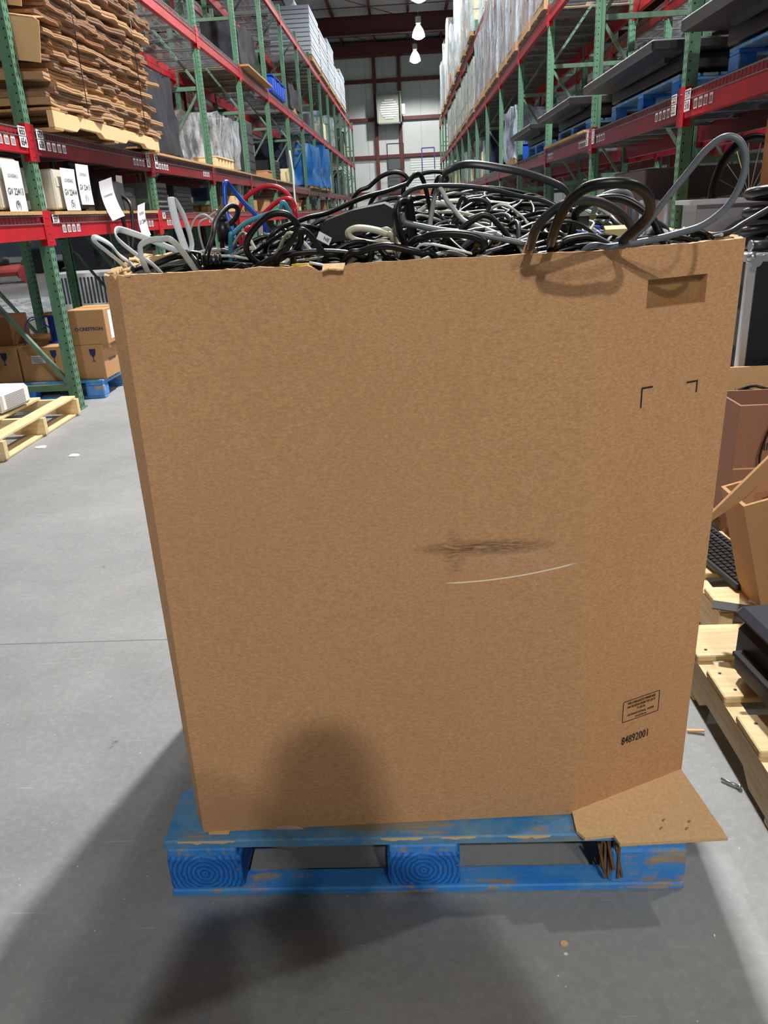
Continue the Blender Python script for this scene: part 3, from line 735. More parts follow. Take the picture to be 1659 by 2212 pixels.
H_([(514, 480), (515, 457), (532, 426), (568, 404), (601, 405), (628, 429), (638, 469), (640, 500)], 1.55, .0042, REDC, 'network_cable', 'red cable in the larger upper arch behind the blue one')
H_([(530, 510), (545, 490), (571, 460), (601, 435), (626, 430), (637, 448), (640, 480)], 1.45, .004, REDC, 'network_cable', 'red cable in the smaller lower arch')
H_([(498, 520), (504, 505), (532, 481), (577, 463), (604, 455), (622, 452)], 1.35, .0038, TEAL, 'network_cable', 'teal cable curving below the red arches')
H_([(634, 562), (650, 517), (637, 478), (613, 461), (580, 466), (550, 493), (533, 523), (536, 548), (561, 571), (590, 572)], (1.22, 1.2, 1.24), .0048, BLK, 'power_cord', 'thick black cord making a big round loop at the left front')
H_([(411, 520), (411, 499), (423, 472), (441, 464), (459, 478), (470, 500)], 1.5, .0022, PGR, 'thin_cable', 'thin pale grey wire arched left of the hooked black cord')
H_([(430, 500), (450, 470), (478, 455), (500, 470), (520, 500)], 1.6, .0022, PGR, 'thin_cable', 'thin pale grey wire arched behind the hooked black cord')
H_([(600, 561), (622, 533), (640, 503), (655, 497), (672, 511), (701, 547), (745, 561)], (1.2, 1.19, 1.22), .0045, BLK, 'power_cord', 'black cord bent in a steep peak near the front rim left of centre')
H_([(580, 520), (651, 475), (708, 460), (781, 428), (835, 413), (875, 399), (915, 392)], (1.3, 1.5), .0042, BLK, 'power_cord', 'long black cord rising from left up to the crest of the heap')
H_([(760, 440), (799, 402), (824, 381), (853, 372), (876, 380), (880, 398), (870, 420)], 1.7, .0045, BLK, 'power_cord', 'black cord arch on the crest, left of the taller ones')
H_([(800, 440), (853, 408), (889, 384), (925, 372), (954, 372), (966, 386), (958, 396), (940, 400)], 1.72, .0045, BLK, 'power_cord', 'black cord arch in the middle of the crest before the back wall')
H_([(950, 410), (956, 391), (962, 373), (991, 358), (1027, 355), (1088, 364), (1142, 376), (1208, 401), (1231, 425), (1240, 460)], (1.6, 1.5, 1.6), .0075, CHR, 'ribbed_cable', 'flat ribbed black cable sweeping right in the highest arch of the heap', r2=.003)
H_([(862, 450), (868, 430), (889, 410), (925, 402), (998, 402), (1070, 411), (1124, 424), (1167, 432), (1201, 447), (1240, 465)], (1.35, 1.45), .0040, CHR, 'power_cord', 'long dark grey cord running right along the top of the heap')
H_([(880, 545), (875, 529), (862, 495), (855, 460), (861, 438), (875, 437), (884, 450)], (1.22, 1.21, 1.26), .0085, BLK, 'ribbed_cable', 'wide ribbed black cable hanging down the middle of the heap', r2=.0035)
H_([(846, 533), (803, 525), (765, 517), (754, 503), (768, 494), (800, 496), (835, 506), (852, 522)], 1.24, .0042, OLV, 'coiled_cable', 'pale beige cable coiled in an oval near the front rim centre')
H_([(889, 541), (840, 534), (790, 524), (757, 514), (752, 500), (775, 491), (820, 498), (850, 512)], 1.26, .0042, OLV, 'coiled_cable', 'pale beige cable forming the outer turn of the oval coil')
H_([(745, 561), (781, 543), (831, 531), (882, 540), (911, 547), (940, 556)], (1.2, 1.19, 1.2), .0052, BLK, 'power_cord', 'thick black cord lying low along the front rim centre')
H_([(878, 540), (918, 513), (962, 505), (1016, 509), (1045, 523), (1040, 540), (1020, 552)], (1.22, 1.2, 1.21), .0058, BLK, 'power_cord', 'thick black cord in a long flat arch right of centre front')
H_([(860, 478), (878, 482), (944, 496), (1016, 504), (1070, 514), (1124, 525), (1153, 543)], (1.25, 1.22), .0045, GRY, 'power_cord', 'grey cord running slantwise across the middle front')
H_([(990, 445), (1009, 435), (1034, 431), (1056, 440), (1050, 458), (1016, 471), (980, 485)], 1.42, .0035, CHR, 'power_cord', 'dark cord looped like a teardrop right of the crest')
H_([(940, 420), (970, 440), (1000, 475), (1030, 488), (1070, 504), (1106, 525), (1130, 545)], (1.4, 1.23), .0042, PGR, 'power_cord', 'pale grey cord slanting down to the right of centre')
H_([(960, 520), (987, 500), (1034, 469), (1050, 466), (1067, 475), (1099, 511), (1117, 533)], 1.24, .0045, BLK, 'power_cord', 'black cord in a pointed arch right of centre')
H_([(1189, 545), (1192, 520), (1201, 489), (1225, 442), (1268, 405), (1329, 395), (1376, 403), (1403, 432), (1397, 469), (1349, 516), (1330, 535)], (1.24, 1.02, 1.24), .0068, BLK, 'power_cord', 'very thick black cord, tallest dark arch leaning over the right front rim')
H_([(1143, 545), (1147, 530), (1157, 496), (1194, 455), (1242, 435), (1289, 435), (1336, 459), (1363, 489), (1370, 520)], (1.22, 1.08, 1.24), .0062, CHR, 'power_cord', 'thick charcoal cord arching left of the tallest dark arch')
H_([(1240, 480), (1248, 455), (1289, 432), (1336, 428), (1376, 445), (1410, 475), (1430, 516), (1440, 540)], (1.3, 1.25), .0062, BLK, 'power_cord', 'thick black cord arching inside the tall dark arch')
H_([(1285, 450), (1299, 425), (1336, 413), (1360, 420), (1366, 442), (1366, 480)], 1.4, .0042, GRY, 'power_cord', 'thinner grey cord arching behind the thick black ones at right')
H_([(1345, 540), (1349, 529), (1393, 489), (1437, 432), (1487, 371), (1520, 330), (1553, 302), (1578, 295), (1600, 307), (1611, 340), (1606, 380), (1590, 418), (1565, 452), (1521, 485), (1471, 502), (1403, 519), (1319, 533), (1262, 541)], (1.22, 1.12, 1.19), .0046, GRY, 'power_cord', 'thick slate grey cord springing in the tallest loop at the right end')
H_([(1460, 540), (1474, 526), (1521, 513), (1572, 503), (1605, 484), (1653, 456), (1690, 436), (1740, 425)], (1.34, 1.40), .0048, CHR, 'power_cord', 'dark cord leaving the bin over the right rim', tail=False)
H_([(1194, 546), (1215, 525), (1235, 516), (1275, 512), (1312, 529), (1330, 545)], 1.21, .006, BLK, 'power_cord', 'thick black cord in a low hump at the right front rim')
H_([(1395, 505), (1410, 490), (1436, 500), (1447, 520), (1430, 532)], 1.3, .0042, WHT, 'power_cord', 'pale cord end curling beside the right rim')
# heap of individual cords
def hz0(x, y): return hz(x, y)
def hz(x, y):
    return 1.118+.135*math.exp(-((x-.08)/.27)**2-((y-1.72)/.30)**2)+.055*math.exp(-((x+.22)/.2)**2-((y-1.55)/.28)**2)+.05*math.exp(-((x-.32)/.18)**2-((y-1.6)/.25)**2)+.035*math.exp(-((y-1.28)/.12)**2)
def inside(p, m=.03):
    n_ = len(TOPP)
    for i in range(n_):
        a = Vector(TOPP[i]); b = Vector(TOPP[(i+1) % n_]); d = (b-a).normalized(); nr = Vector((d.y, -d.x))
        if (Vector((p[0], p[1]))-a).dot(nr) > -m: return False
    return True
def clampin(x, y):
    c = Vector((.02, 1.66)); p = Vector((x, y)); k = 0
    while not inside((p.x, p.y)) and k < 30: p = c+(p-c)*.93; k += 1
    return p.x, p.y
def wander(rr, lift, n=9, tight=.10):
    x, y = R_.uniform(-.5, .55), 1.2+R_.random()**1.25*.85; a = R_.uniform(0, 6.28); P_ = []; w = R_.uniform(-1.6, 1.6)
    for i in range(n):
        x, y = clampin(x, y); z = hz(x, y)+lift*(1 if y < 1.5 else .45)*(.5+.5*math.sin(i*1.9+w*3))+R_.uniform(-.004, .008)
        P_.append((x, y, z)); a += w*R_.uniform(.3, 1.0)+R_.uniform(-.35, .35)
        x += math.cos(a)*tight; y += math.sin(a)*tight*.8
    return P_
kinds = [(BLK, 'black', .0044, 84), (CHR, 'charcoal', .0035, 22), (GRY, 'mid grey', .0032, 18), (PGR, 'pale grey', .0032, 26), (WHT, 'white', .0026, 20), (OLV, 'beige', .0032, 8)]
for m, cn, r, cnt in kinds:
    for k in range(cnt):
        rr = r*R_.uniform(.7, 1.2)
        o = MB().tube(crom(wander(rr, R_.uniform(.0, .045), R_.choice((7, 9, 11)), R_.uniform(.05, .12)), 6), rr, 6).build('power_cord' if r > .003 else 'thin_cable', m)
        ce = sum((Vector(v_.co) for v_ in o.data.vertices), Vector())/len(o.data.vertices)
        wh = ('left' if ce.x < -.14 else 'middle' if ce.x < .2 else 'right')+' '+('front' if ce.y < 1.5 else 'back')
        tag(o, '%s%s tangled among the others in the %s of the cable heap' % ('thin ' if r <= .003 else '', cn+(' cable' if r <= .003 else ' cord'), wh), 'cable', '%s cords in the %s of the heap' % (cn, wh))
LOOPS = []
for k in range(22):
    x = -.40+.042*k+R_.uniform(-.02, .02); y = 1.26+.28*R_.random(); rx = R_.uniform(.04, .10); rz_ = R_.uniform(.035, .075); a = R_.uniform(-.7, .7); tl = R_.uniform(-.5, .5)
    P_ = [(x+math.cos(q)*rx*math.cos(a), y+math.cos(q)*rx*math.sin(a)+math.sin(q)*tl*.05, hz(x, y)-.02+math.sin(q)*rz_*.8) for q in [(-.25+1.5*j/8)*math.pi for j in range(9)]]
    P_ = [(*clampin(px_, py_), pz_) for px_, py_, pz_ in P_]
    m = (BLK, BLK, BLK, CHR, PGR, BLK, GRY)[k % 7]
    o = MB().tube(crom(P_, 6), R_.uniform(.0038, .0056), 8).build('power_cord', m)
    LOOPS.append(o); tag(o, '%s cord looped up near the front of the heap, %s from the left' % ({BLK: 'black', CHR: 'charcoal', PGR: 'pale grey', GRY: 'mid grey'}[m], (ORD+['eighteenth', 'nineteenth', 'twentieth', 'twenty-first', 'twenty-second'])[k].replace('nearest', 'first')), 'cable', 'small cord loops along the front of the heap')
for m, cn, cnt in ((BLU, 'blue', 3), (mat('yellow_plug', (220, 180, 40), .4), 'yellow', 3)):
    for k in range(cnt):
        x, y = ((-.16, 1.3), (.33, 1.45), (.3, 1.38), (-.16, 1.21), (.12, 1.3), (.08, 1.42))[k+(0 if cn == 'blue' else 3)]
        z = hz(x, y)+.012; a = R_.uniform(0, 3)
        t = thing('cable_plug', '%s cable connector lying in the heap %s' % (cn, ('at left', 'at right', 'right of centre')[k] if cn == 'blue' else ('near the front rim', 'at centre', 'behind centre')[k]), 'plug', (x, y, z), a)
        MB().cbox((0, 0, .006), (.032, .014, .011), b=.002).build('plug_body', m, t); MB().tube([(.016, 0, .006), (.04, .003, .008), (.07, .012, -.004)], .0028, 6).build('cord_stub', m, t)
# dense tangle underneath that nobody could count
mb = MB()
for k in range(190):
    P_ = wander(.003, .0, 7, .11); P_ = [(x, y, z-.012-R_.uniform(0, .03)) for x, y, z in P_]; mb.tube(crom(P_, 4), R_.uniform(.0028, .0048), 5, False)
nx, ny = 34, 28; vs = []
for j in range(ny+1):
    for i in range(nx+1):
        x, y = clampin(-.58+1.18*i/nx, 1.18+.96*j/ny); vs.append((x, y, hz(x, y)-.035))
mb.add(vs, [[j*(nx+1)+i, j*(nx+1)+i+1, (j+1)*(nx+1)+i+1, (j+1)*(nx+1)+i] for j in range(ny) for i in range(nx)], True)
o = mb.build('cable_tangle', mat('tangled_cable_mass', (26, 26, 28), .45, var=.5, scale=50, rgb2=(10, 10, 10)), fix=False); tag(o, 'dense dark tangle of cables filling the cardboard bin below the loose ones', 'cables', kind='stuff')
# flat black bag-like band, plugs, tags
P_ = [at(u, v, y=1.3) for u, v in ((668, 500), (700, 478), (760, 455), (830, 440), (852, 452), (850, 492), (800, 500), (740, 520), (690, 528))]
mb = MB(); c = Vector((.0, 0, 0))
for dy in (0, .09): mb.v += [tuple(p+Vector((0, dy, .004 if dy else 0))) for p in P_]
k_ = len(P_); mb.f += [list(range(k_)), list(range(k_, 2*k_))[::-1]]+[[i, (i+1) % k_, k_+(i+1) % k_, k_+i] for i in range(k_)]; mb.sm += [False]*(k_+2)
tag(mb.build('adapter_case', mat('black_vinyl', (20, 21, 24), .5, bump=.3, bscale=20)), 'flat black vinyl case half buried in the cable heap left of centre', 'case')
t = thing('paper_tag', 'small white tag with print tied near the black case', 'tag', at(700, 515, y=1.25))
t.rotation_euler = (0, .5, .5); MB().cbox((0, 0, 0), (.022, .002, .012)).build('tag_card', PAPER, t); text('NE', .008, INK, t, (.003, -.0015, 0), (1, 0, 0), (0, 0, 1), 'tag_print')
t = thing('instruction_tag', 'cream folded instruction tag with bar code lying on the right side of the heap', 'tag', at(1275, 522, y=1.27), -.1)
MB().box(-.055, -.006, -.008, .045, .02, .004).build('tag_body', mat('cream_tag', (214, 196, 140), .7), t)
MB().box(.02, -.010, -.006, .065, .010, .020, Matrix.Rotation(.25, 4, 'X')).build('tag_flap', mat('cream_tag', (214, 196, 140), .7), t)
rects([(.030+i*.0032, .004, .0315+i*.0032, .016) for i in range(8)], (0, -.0105, 0), (1, 0, 0), (0, 0, 1)).build('barcode', INK, t)
t = thing('striped_tag', 'small cream tag with printed marks hanging at the front rim right of centre', 'tag', at(1150, 515, y=1.2), .1)
MB().box(-.007, -.001, -.03, .007, .001, .018, Matrix.Rotation(.35, 4, 'Y')).build('tag_card', PALE, t)
text('000', .012, INK, t, (.006, -.002, -.018), Vector((.35, 0, -1)), Vector((1, 0, .35)), 'tag_print')
t = thing('telephone_cord', 'black coiled telephone cord at the left front of the heap', 'cable', at(425, 562, y=1.24))
MB().tube([(.0+i*.0009, .0075*math.cos(i*.8), .0075*math.sin(i*.8)) for i in range(46)], .0018, 5).build('coil', BLK, t)
t = thing('jack_plug', 'small black and silver plug standing up in the heap behind the hooked cord', 'plug', at(482, 495, y=1.38))
MB().tube([(0, 0, -.02), (0, 0, .012)], .011, 12).tube([(0, 0, .012), (0, 0, .02)], .008, 12).build('plug_body', BLACK, t); MB().tube([(0, 0, .02), (0, 0, .032)], .0085, 12).build('plug_sleeve', STEEL, t)
t = thing('three_pin_plug', 'dark three pin plug lying on the heap under the thick arches', 'plug', at(1248, 477, y=1.32), .6)
MB().cbox((0, 0, 0), (.034, .026, .024), b=.005).build('plug_body', DKGREY, t)
for a, b in ((-.006, .005), (.006, .005), (0, -.006)): MB().bar((.017, a, b), (.034, a, b), .0022, .006).build('pin', mat('brass', (190, 160, 90), .3, metal=.9), t)
poly = MB()
for k in range(26):
    x, y = R_.uniform(-.33, .05), R_.uniform(1.25, 1.5); z = hz(x, y)+.01; q = [Vector((x+R_.uniform(-.02, .02), y+R_.uniform(-.02, .02), z+R_.uniform(-.006, .016))) for _ in range(3)]
    poly.add(q, [(0, 1, 2)])
tag(poly.build('plastic_bag_scraps', WRAPC, fix=False), 'crumpled clear plastic bag scraps among the cords at the left of the heap', 'plastic bag', kind='stuff')
# ============================================================ generic goods
def carton(label, loc, size, rz=0, m=None, group=None, tape=True, name='cardboard_box', cat='box', flaps=False):
    t = thing(name, label, cat, loc, rz, group); w, d, h = size; m = m or CARTON
    if flaps:
        mb = MB(); th = .005
        mb.box(-w/2, -d/2, 0, w/2, -d/2+th, h).box(-w/2, d/2-th, 0, w/2, d/2, h).box(-w/2, -d/2+th, 0, -w/2+th, d/2-th, h).box(w/2-th, -d/2+th, 0, w/2, d/2-th, h).box(-w/2, -d/2, 0, w/2, d/2, th)
        mb.build('carton_body', m, t)
    else:
        MB().cbox((0, 0, h/2), (w, d, h), b=.004).build('carton_body', m, t)
        if tape:
            MB().box(-w/2-.001, -.025, h-.05, w/2+.001, .025, h+.0012).build('packing_tape', mat('packing_tape', (190, 150, 100), .25), t)
    return t
def glass_icon(o, ex, ey, s, parent):
    ex = Vector(ex).normalized(); ey = Vector(ey).normalized(); nn = ex.cross(ey); o = Vector(o)+nn*.0012; mb = MB()
    pts = [(-.3, 1), (.3, 1), (.26, .55), (.12, .35), (.04, .28), (.04, -.05), (.24, -.12), (-.24, -.12), (-.04, -.05), (-.04, .28), (-.12, .35), (-.26, .55)]
    mb.add([o+ex*x*s+ey*y*s for x, y in pts], [list(range(12))]); return mb.build('fragile_mark', INKB, parent, fix=False)
def wobble_box(size, amp, nseg=10, seed=0, sag=0):
    """a box grid pushed in and out by noise, for wrapped and draped loads"""
    w, d, h = size; mb = MB(); k = nseg
    def f(p):
        nn = noise.noise_vector(Vector((p[0]*2.2+seed, p[1]*2.2, p[2]*2.2)))*amp + noise.noise_vector(Vector((p[0]*7+seed, p[1]*7, p[2]*5)))*amp*.5
        return Vector(p)+nn
    for a, b, c, fl in ((0, 1, 2, 0), (0, 1, 2, 1), (0, 2, 1, 0), (0, 2, 1, 1), (1, 2, 0, 0), (1, 2, 0, 1)):
        S = (w, d, h); vs = []
        for i in range(k+1):
            for j in range(k+1):
                p = [0, 0, 0]; p[a] = S[a]*(i/k-.5); p[b] = S[b]*(j/k-.5); p[c] = S[c]*(fl-.5); p[2] += h/2; vs.append(f(p))
        mb.add(vs, [[i*(k+1)+j, (i+1)*(k+1)+j, (i+1)*(k+1)+j+1, i*(k+1)+j+1] for i in range(k) for j in range(k)], True)
    return mb
def simple_pallet(t, w, d, m=WOODD, mx=None):
    """pallet part under a load, top at .13"""
    mb = MB()
    for i in range(3): mb.box(-w/2+(w-.08)*i/2, -d/2, .015, -w/2+.08+(w-.08)*i/2, d/2, .115)
    mb.build('load_pallet_stringers', m, t); mb = MB()
    for i in range(6): y = -d/2+(d-.09)*i/5; mb.box(-w/2, y, .115, w/2, y+.09, .132)
    for i in range(3): y = -d/2+(d-.09)*i/2; mb.box(-w/2, y, 0, w/2, y+.09, .015)
    mb.build('load_pallet_boards', mx or m, t)
def wrapped_load(label, loc, size, seed, m=None, wrap=None, group=None, rows=6):
    t = thing('wrapped_pallet_load', label, 'wrapped pallet', loc, 0, group); w, d, h = size
    simple_pallet(t, w, d); hh = (h-.14)/rows; r = random.Random(seed)
    for i in range(rows):
        mb = MB()
        for a in (-1, 1):
            for b in (-1, 1):
                mb.cbox((a*w*.245+r.uniform(-.01, .01), b*d*.245+r.uniform(-.01, .01), .14+hh*(i+.5)), (w*.46, d*.46, hh*.96), b=.006)
        mb.build('box_layer', m or CARTON2, t)
    wobble_box((w*1.0, d*1.0, h-.1), .022, 14, seed).build('stretch_wrap', wrap or WRAPW, t, (0, 0, .1))
    return t
def draped_load(label, loc, size, m, seed, name='covered_load', cat='covered load', group=None, amp=.07):
    t = thing(name, label, cat, loc, 0, group); w, d, h = size
    simple_pallet(t, w*.95, d*.95)
    wobble_box((w, d, h-.08), amp, 14, seed).build('cover', m, t, (0, 0, .08))
    return t
# ============================================================ left rack goods
for k in (-1, 0):
    b = MB().box(-1.03, 0, 0, .025, 2.36, .022).build('particle_board', CHIP, None, (XL, Y0+PITCH*k+.1, 1.333)); tag(b, 'particle board sheet laid on the waist-high left deck, %s bay' % ORD[k+1], 'board')
# beige computers and notices
def computer(label, y, x=XL-.02, w=.32, d=.42, h=.27, m=BEIGE, z=1.356, rz=0, monitor=False):
    t = thing('desktop_monitor' if monitor else 'desktop_computer', label, 'monitor' if monitor else 'computer', (x, y, z), rz)
    if monitor:
        MB().cbox((-.05, 0, .02+h/2), (.05, w, h), b=.008).build('screen_housing', m, t)
        MB().box(-.024, -w/2+.02, .05, -.021, w/2-.02, h-.01).build('screen', mat('dark_screen', (14, 20, 26), .15), t)
        MB().cbox((-.08, 0, .006), (.18, w*.5, .012), b=.003).build('stand', m, t)
    else:
        MB().cbox((-d/2, 0, h/2+.012), (d, w, h), b=.012).build('case', m, t)
        MB().box(.0002, -w/2+.03, h*.62, .004, w/2-.03, h*.82).build('drive_bay', m, t)
        for a in (-1, 1): MB().cbox((-.06, a*w*.35, .006), (.04, .04, .012)).build('foot', DKGREY, t)
    return t
def notice(label, loc, w, h, lines, rz=0, tilt=0, curl=0, ry=0):
    """paper sheet facing +x in its own frame"""
    t = thing('paper_notice', label, 'paper', loc, rz); t.rotation_euler = (tilt, ry, rz)
    mb = MB(); nS = 8; vs = []
    for j in range(nS+1):
        z = -h/2+h*j/nS; cx = curl*((j/nS)-.5)**2
        vs += [(cx, -w/2, z), (cx, w/2, z)]
    mb.add(vs, [(2*j, 2*j+1, 2*j+3, 2*j+2) for j in range(nS)], True); mb.build('sheet', PAPER, t, fix=False)
    for s, sz, z, m in lines: text(s, sz, m, t, (curl*.25*((z/h)*2)**2+.0015, 0, z), (0, 1, 0), (0, 0, 1), 'notice_print', .9, bold=.01)
    return t
computer('beige desktop computer standing left of the first green post, with the notice ending 413', 5.12, w=.30, h=.30)
computer('beige computer half hidden behind the first green post on the waist-high shelf', 5.42, x=XL-.12, w=.22, h=.30)
computer('beige computer right of the first green post, slim one before the wider one', 5.68, x=XL-.08, w=.12, h=.27, m=WHITEP)
computer('wide beige computer carrying the 22414 notice on the waist-high shelf', 5.95, w=.34, h=.265)
computer('dark flat monitor behind the 22415 notice', 6.42, x=XL-.05, w=.40, h=.33, m=BLACK, monitor=True)
notice('white notice ending 2413 at the left edge of the view', (XL+.004, 5.13, 1.50), .24, .30, (('GOVDEALS', .030, .06, INK), ('GV 22413', .056, -.03, INK), ('(9)', .065, -.105, INKB)))
notice('white notice reading GV 22414 taped to the wide beige computer', (XL+.004, 5.98, 1.50), .25, .28, (('GOVDEALS', .034, .06, INK), ('GV 22414', .058, -.02, INK), ('(5)', .07, -.095, INKB)), curl=.02)
notice('white notice reading GV 22415 hung before the dark monitor', (XL+.006, 6.26, 1.54), .24, .28, (('GOVDEALS', .03, .07, INK), ('GV 22415', .054, -.02, INK), ('(1)', .06, -.09, INKB)), curl=.02)
notice('white sheet hanging twisted from the shelf between the monitor and the black bag', (XL+.05, 6.62, 1.44), .14, .30, (('CONVEYED', .02, .03, INK),), rz=-.5, tilt=.25, curl=.12)
notice('white sheet hanging over the red beam reading GV 22464', (XL+.05, 7.36, 1.27), .22, .28, (('GOVDEALS', .03, .06, INK), ('GV 22464', .052, -.01, INK)), tilt=.12, curl=.08)
notice('small white notice on the grey printer behind the hanging sheets', (XL-.1, 7.35, 1.55), .16, .2, (('GOVDEALS', .016, .02, INK),), curl=.02)
t = thing('office_chair_back', 'black mesh seat lying on the shelf behind the hanging sheet', 'chair part', (XL-.22, 7.0, 1.356))
wobble_box((.38, .5, .24), .05, 8, 4).build('seat_pad', BRICKM, t)
MB().tube(crom([(.15, -.2, .12), (.26, -.16, .0), (.27, -.12, -.2), (.24, -.05, -.32)], 6), .018, 8).build('curved_arm', BLACK, t)
MB().tube(crom([(.15, .2, .14), (.25, .16, .05), (.26, .1, -.15), (.25, .02, -.32)], 6), .015, 8).build('curved_arm', BLACK, t)
computer('dark printer far back on the waist-high shelf under the stack of flattened boxes', 7.55, x=XL-.1, w=.36, h=.2, m=DKGREY)
carton('brown carton under the first bay of waist-high shelf, seen above the mower', (-3.9, 8.6, 1.18), (.4, .5, .14), m=CARTON2) if False else None
# flattened cardboard stack
pl1 = stringer_pallet('wooden_pallet', 'long natural wood pallet under the stack of flattened boxes', (-3.42, 5.66, LV['L1']+.008), 0, 1.1, 2.35, ((0, .14), (.45, .1), (.9, .1), (1.3, .1), (1.75, .1), (2.21, .14)), mx=CHIP, my=PALE)
zc = LV['L1']+.15
NW = ['two', 'three', 'four', 'five', 'six', 'seven', 'eight', 'nine', 'ten', 'eleven', 'twelve', 'thirteen', 'fourteen', 'fifteen', 'sixteen', 'seventeen', 'eighteen']
STK1 = make_kraft('old_board_brown', (158, 122, 92), (120, 88, 62), (190, 160, 128)); STK2 = make_kraft('old_board_grey_brown', (146, 116, 92), (104, 78, 58), (176, 150, 124)); STK3 = make_kraft('old_board_pale', (184, 150, 112), (150, 116, 82), (206, 178, 142))
rS = random.Random(3)
for i in range(34):
    th = rS.uniform(.020, .046); x0 = -3.40+rS.uniform(-.05, .05); x1 = -2.34+rS.uniform(-.07, .05); y0 = 5.70+rS.uniform(-.08, .10)+.004*i; y1 = 8.0+rS.uniform(-.16, .10)+.004*i
    if i < 3: y0 += .0; x1 = -2.33
    nxs, nys = 5, 40; mb = MB(); sd = rS.uniform(0, 99); lv_ = []
    def zz(x, y): return noise.noise(Vector((x*1.6, y*1.3, i*.21)))*.016+noise.noise(Vector((x*3, y*6, sd)))*.004-.04*max(0, (y-7.2))**2*(1 if i < 9 else .3)-.02*(abs(x+2.9)/.5)**2*(0.5)
    grid = [[None]*(nxs+1) for _ in range(nys+1)]
    ring = []
    rows = []
    for j in range(nys+1):
        y = y0+(y1-y0)*j/nys; ex_ = noise.noise(Vector((sd, y*5, 0)))*.050+noise.noise(Vector((sd, y*22, 2)))*.014; b_ = th/2*(1+.12*noise.noise(Vector((sd, y*9, 7))))
        pr = []
        for q in range(nxs+1): x = x0+(x1+ex_-x0)*q/nxs; pr.append((x, y, zc+zz(x, y)))
        xe = x1+ex_
        pr.append((xe+.004, y, zc+zz(xe, y)+b_*.2)); pr.append((xe+.003, y, zc+zz(xe, y)+b_*.82)); pr.append((xe-.010, y, zc+zz(xe, y)+b_*.96)); pr.append((xe+.002, y, zc+zz(xe, y)+b_*1.12)); pr.append((xe+.003, y, zc+zz(xe, y)+b_*1.8))
        for q in range(nxs, -1, -1): x = x0+(x1+ex_-x0)*q/nxs; pr.append((x, y, zc+zz(x, y)+b_*2))
        rows.append(pr)
    m_ = len(rows[0])
    mb.add([p for r in rows for p in r], [[j*m_+q, j*m_+(q+1) % m_, (j+1)*m_+(q+1) % m_, (j+1)*m_+q] for j in range(nys) for q in range(m_)], False)
    for j in (0, nys): mb.f.append([j*m_+q for q in range(m_)]); mb.sm.append(False)
    o = mb.build('flattened_box', (STK1, STK2, STK3)[rS.choice((0, 1, 1, 2))])
    pos = 'bottom one' if i == 0 else ('top one' if i == 33 else ('number %s from the bottom' % NW[i-1] if i < 17 else 'number %s from the top' % NW[32-i]))
    tag(o, 'flattened cardboard box in the tied stack on the left rack, %s' % pos, 'flattened box', 'flattened boxes tied in a stack')
    zc += th*1.0
ZST = zc
for i, y in enumerate((6.22, 7.55)):
    o = MB().tube([(-2.285, y, LV['L1']+.16), (-2.275, y-.02, 2.5), (-2.29, y+.02, ZST+.04), (-2.9, y, ZST+.05), (-3.47, y, ZST), (-3.46, y, LV['L1']+.16)], .0035, 5).build('tie_string', BLACKR); tag(o, 'dark string tied around the flattened box stack, %s one' % ('nearer', 'farther')[i], 'string')
for i, (x, z, w, h, lb) in enumerate(((-2.46, 2.70, .26, .26, 'upper'), (-2.40, 2.38, .25, .25, 'lower'))):
    t = thing('box_flap', 'pale cardboard flap sticking out of the near end of the flattened stack, %s one' % lb, 'cardboard flap', (x, 5.585, z))
    M_ = Matrix.Rotation(.22, 4, 'X') @ Matrix.Rotation(.16, 4, 'Y')
    MB().prism([(-w*.5, -h*.5), (w*.42, -h*.5), (w*.5, h*.42), (w*.36, h*.5), (-w*.4, h*.5)], -.006, 0, M_ @ Matrix.Rotation(math.pi/2, 4, 'X')).build('flap_panel', PALE, t)
    MB().box(-w*.4, 0, h*.5-.008, w*.38, .16, h*.5-.002, M_).build('flap_fold', CARTON, t)
# L1 further bays
for k, y1 in ((1, 2.4), (2, 2.4), (3, 2.3), (4, 2.3)):
    b = MB().box(-1.03, 0, 0, .04, y1, .02).build('particle_board', CHIP, None, (XL, Y0+PITCH*k+.09, 1.861)); tag(b, 'particle board sheet on the eye-high left shelf, %s bay' % ORD[k+1], 'board')
zS = 1.884
def blocks(label, loc, nn=5, m=WOODX):
    t = thing('wooden_crate', label, 'crate', loc)
    for i in range(nn): MB().cbox((0, i*.19, .06), (.30, .11, .115), b=.006).build('crate_block', m, t)
    MB().box(-.16, -.06, .116, .16, nn*.19-.13, .132).build('crate_board', m, t)
blocks('natural wood skid with rounded cut-outs before the wrapped furniture on the left rack', (XL-.16, 11.0, zS), 6)
draped_load('tall load in clear plastic sheeting sloping down on the left rack, behind the wood skid', (XL-.5, 12.3, zS), (.8, 1.5, .72), WRAPC, 3)
draped_load('black boxy equipment shrouded in dark film on the left rack in the third bay', (XL-.62, 9.6, zS), (.7, 1.2, .9), BRICKM, 8)
def cabinet(label, loc, size, m=DKGREY, rz=0):
    t = thing('equipment_cabinet', label, 'cabinet', loc, rz); w, d, h = size
    MB().cbox((0, 0, h/2), (w, d, h), b=.01).build('cabinet_body', m, t)
    mb = MB()
    for i in range(5): mb.box(w/2, -d/2+.04, h*(.12+.16*i), w/2+.006, d/2-.04, h*(.12+.16*i)+.02)
    mb.build('front_slots', BLACK, t); MB().box(w/2, d/2-.06, h*.4, w/2+.02, d/2-.04, h*.6).build('cabinet_handle', STEEL, t)
cabinet('grey metal cabinet with slotted front beside the clear wrapped load', (XL-.45, 14.3, zS), (.6, .55, .85))
cabinet('black metal cabinet left of the slotted grey one', (XL-.6, 13.62, zS), (.6, .6, .95), BLACKM)
blocks('small wooden crate with square openings in the fourth bay of the left rack', (XL-.16, 15.0, zS), 3, CARTON)
